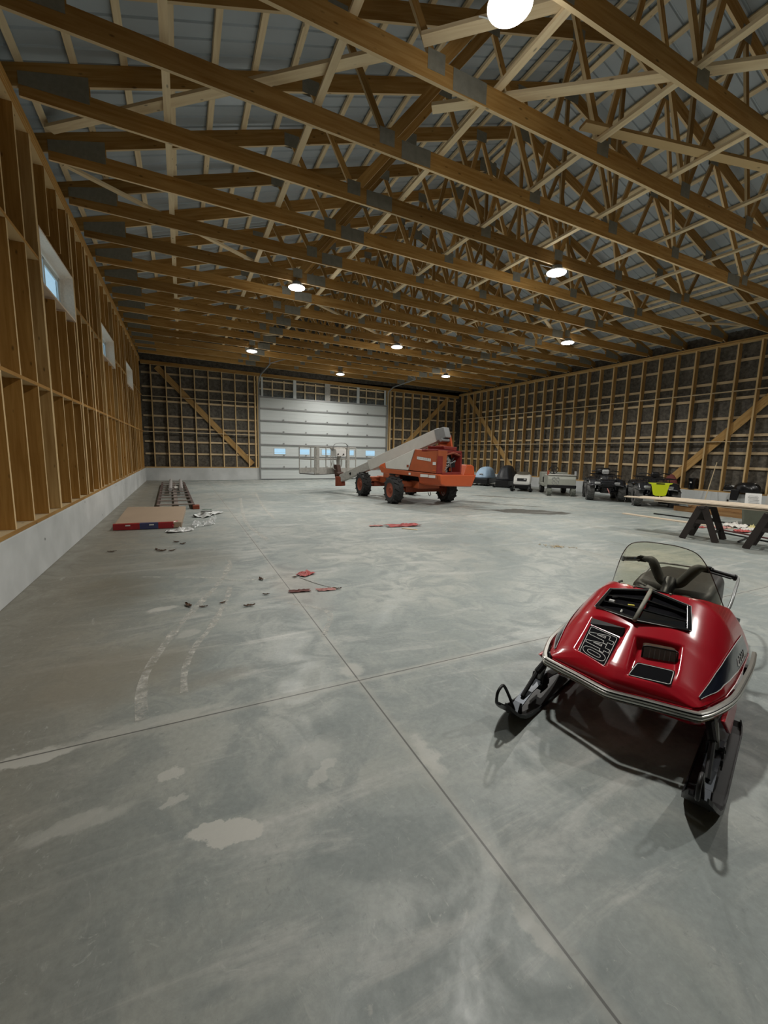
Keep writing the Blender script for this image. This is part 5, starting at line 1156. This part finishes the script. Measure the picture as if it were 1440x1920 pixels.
# lumber pile
M_BOARD2 = wood('stacked_lumber', (.26,.13,.05), (.42,.25,.11), vary=.35)
for k, (x, y0, y1, z, w, h, lab) in enumerate([(13.38,7.55,5.0,.07,.20,.14,'thick bottom beam at the front of the lumber pile'),(13.66,7.3,4.9,.07,.20,.14,'thick bottom beam in the middle of the lumber pile'),(13.95,7.4,5.1,.07,.20,.14,'thick bottom beam at the back of the lumber pile'),
        (13.45,7.1,4.8,.175,.24,.06,'front board of the second lumber layer'),(13.75,7.35,4.9,.175,.24,.06,'rear board of the second lumber layer'),(13.52,6.3,4.7,.235,.20,.05,'short top board at the front of the lumber pile'),(13.80,7.0,5.0,.235,.20,.05,'top board at the back of the lumber pile')]):
    tag(beam('lumber_beam', (x,y0,z), (x+.03,y1,z), w, h, M_BOARD2), lab, 'lumber', 'lumber pile by the right wall')
crumple('pale_tarp', (13.35,7.35), .35, .5, .18, plain('tarp_beige', (.28,.24,.19), .8, var=.3), 'beige crumpled cloth at the left end of the lumber pile', 'cloth', 71).location.z = .205
tl_ = root('small_tool', (13.50,6.3,.262), .6, 'small dark green tool standing on the lumber pile', 'tool')
MB().loft([rr(-.08,.035,.02,.10,.02),rr(.0,.045,.01,.12,.03),rr(.10,.03,.03,.10,.02)]).build('body', plain('dark_green', (.02,.045,.035), .5), tl_); MB().box((-.02,0,.15), (.05,.04,.10)).build('handle', M_BLACK, tl_, bevel=.01); MB().box((.0,.06,.02), (.07,.05,.04)).build('battery', M_GREYMETAL, tl_, bevel=.006)
LX = XR-.0
bk_ = root('bucket', (LX+.055,8.535,.522), 0, 'black bucket on the right wall ledge, right of the lime-fronted quad bike', 'bucket')
MB().lathe([(0,0),(.125,0),(.15,.34),(.158,.34),(.158,.36),(.142,.36),(.12,.02),(0,.02)], 24).build('bucket_body', M_BLACKGLOSS, bk_, smooth=False); MB().tube([(.155*math.cos(q), .155*math.sin(q), .33-.14*abs(math.sin(q))) for q in [PI*k/12-PI/2 for k in range(13)]], .005, 5).build('bail', M_GREYMETAL, bk_)
MB().box((-.147,-.02,.22), (.01,.06,.05)).build('sticker', M_WHITE, bk_)
rc = root('red_bundle', (LX-.075,9.195,.522), 0, 'red cloth bundle on the ledge behind the lime-fronted quad bike', 'cloth')
m = MB(); m.loft([[(.13*math.cos(q)*(1+.2*math.sin(3*q+z*9))*s, .215*math.sin(q)*(1+.12*math.sin(4*q+z*7))*s, z) for q in [2*PI*k/20 for k in range(20)]] for z, s in ((0,.9),(.08,1.05),(.2,1.0),(.32,.8),(.42,.55),(.47,.2))]); m.build('bundle', plain('red_cloth', (.17,.045,.04), .8, var=.4), rc, smooth=True, sub=1)
br = root('broom', (15.36,7.82,0), 0, 'wooden broom leaning against the right wall studs, bristles down', 'broom')
MB().tube([(.02,0,.16),(.46,0,1.45)], .013, 8).build('handle', M_PALE, br); MB().hexa([(-.05,-.16,.02),(.03,-.16,.0),(.03,.16,.0),(-.05,.16,.02),(.0,-.10,.20),(.05,-.10,.20),(.05,.10,.20),(.0,.10,.20)]).build('bristles', plain('straw', (.34,.25,.13), .9, var=.3, scale=40), br)
sh_ = root('power_saw', (LX+.03,7.35,.522), PI/2, 'white and black power tool lying on the right wall ledge', 'tool')
MB().lathe([(0,-.03),(.10,-.03),(.10,.03),(0,.03)], 20, (0,-.02,.11), 'y').build('blade_guard', M_WHITE, sh_); MB().loft([rr(-.05,.04,.06,.17,.02),rr(.1,.05,.05,.18,.03),rr(.22,.04,.07,.15,.02)]).build('body', M_BLACK, sh_, bevel=.005); MB().box((.05,0,.03), (.30,.14,.012)).build('base_plate', M_WHITE, sh_)
MB().tube(spline([(.0,0,.17),(.06,0,.215),(.15,0,.215),(.2,0,.16)], 5), .017, 8).build('handle', M_BLACK, sh_)
bg = root('black_bag', (LX-.10,6.88,.522), 0, 'bulging black rubbish bag on the right wall ledge above the bin', 'bag')
m = MB(); m.loft([[(.20*math.cos(q)*s*(1+.14*math.sin(5*q+z*20)), .34*math.sin(q)*s*(1+.12*math.sin(7*q+z*13)), z) for q in [2*PI*k/28 for k in range(28)]] for z, s in ((0,.85),(.06,1.0),(.15,1.02),(.24,.9),(.31,.6),(.34,.2))]); m.build('bag_body', plain('bin_bag', (.012,.012,.013), .3, var=.4, bump=.3), bg, smooth=True, sub=1)
MB().hexa([(-.22,.14,-.24),(-.18,.14,-.24),(-.18,.34,-.24),(-.22,.34,-.24),(-.20,.12,.1),(-.1,.12,.1),(-.1,.34,.1),(-.20,.34,.1)]).build('hanging_fold', M_BLACK, bg, bevel=.01); MB().grid(lambda u, v: (-.05+.12*u, -.22+.16*v, .315-.08*v+.02*math.sin(u*5)), 5, 5).build('white_rag', M_PAPER, bg, thick=.004)
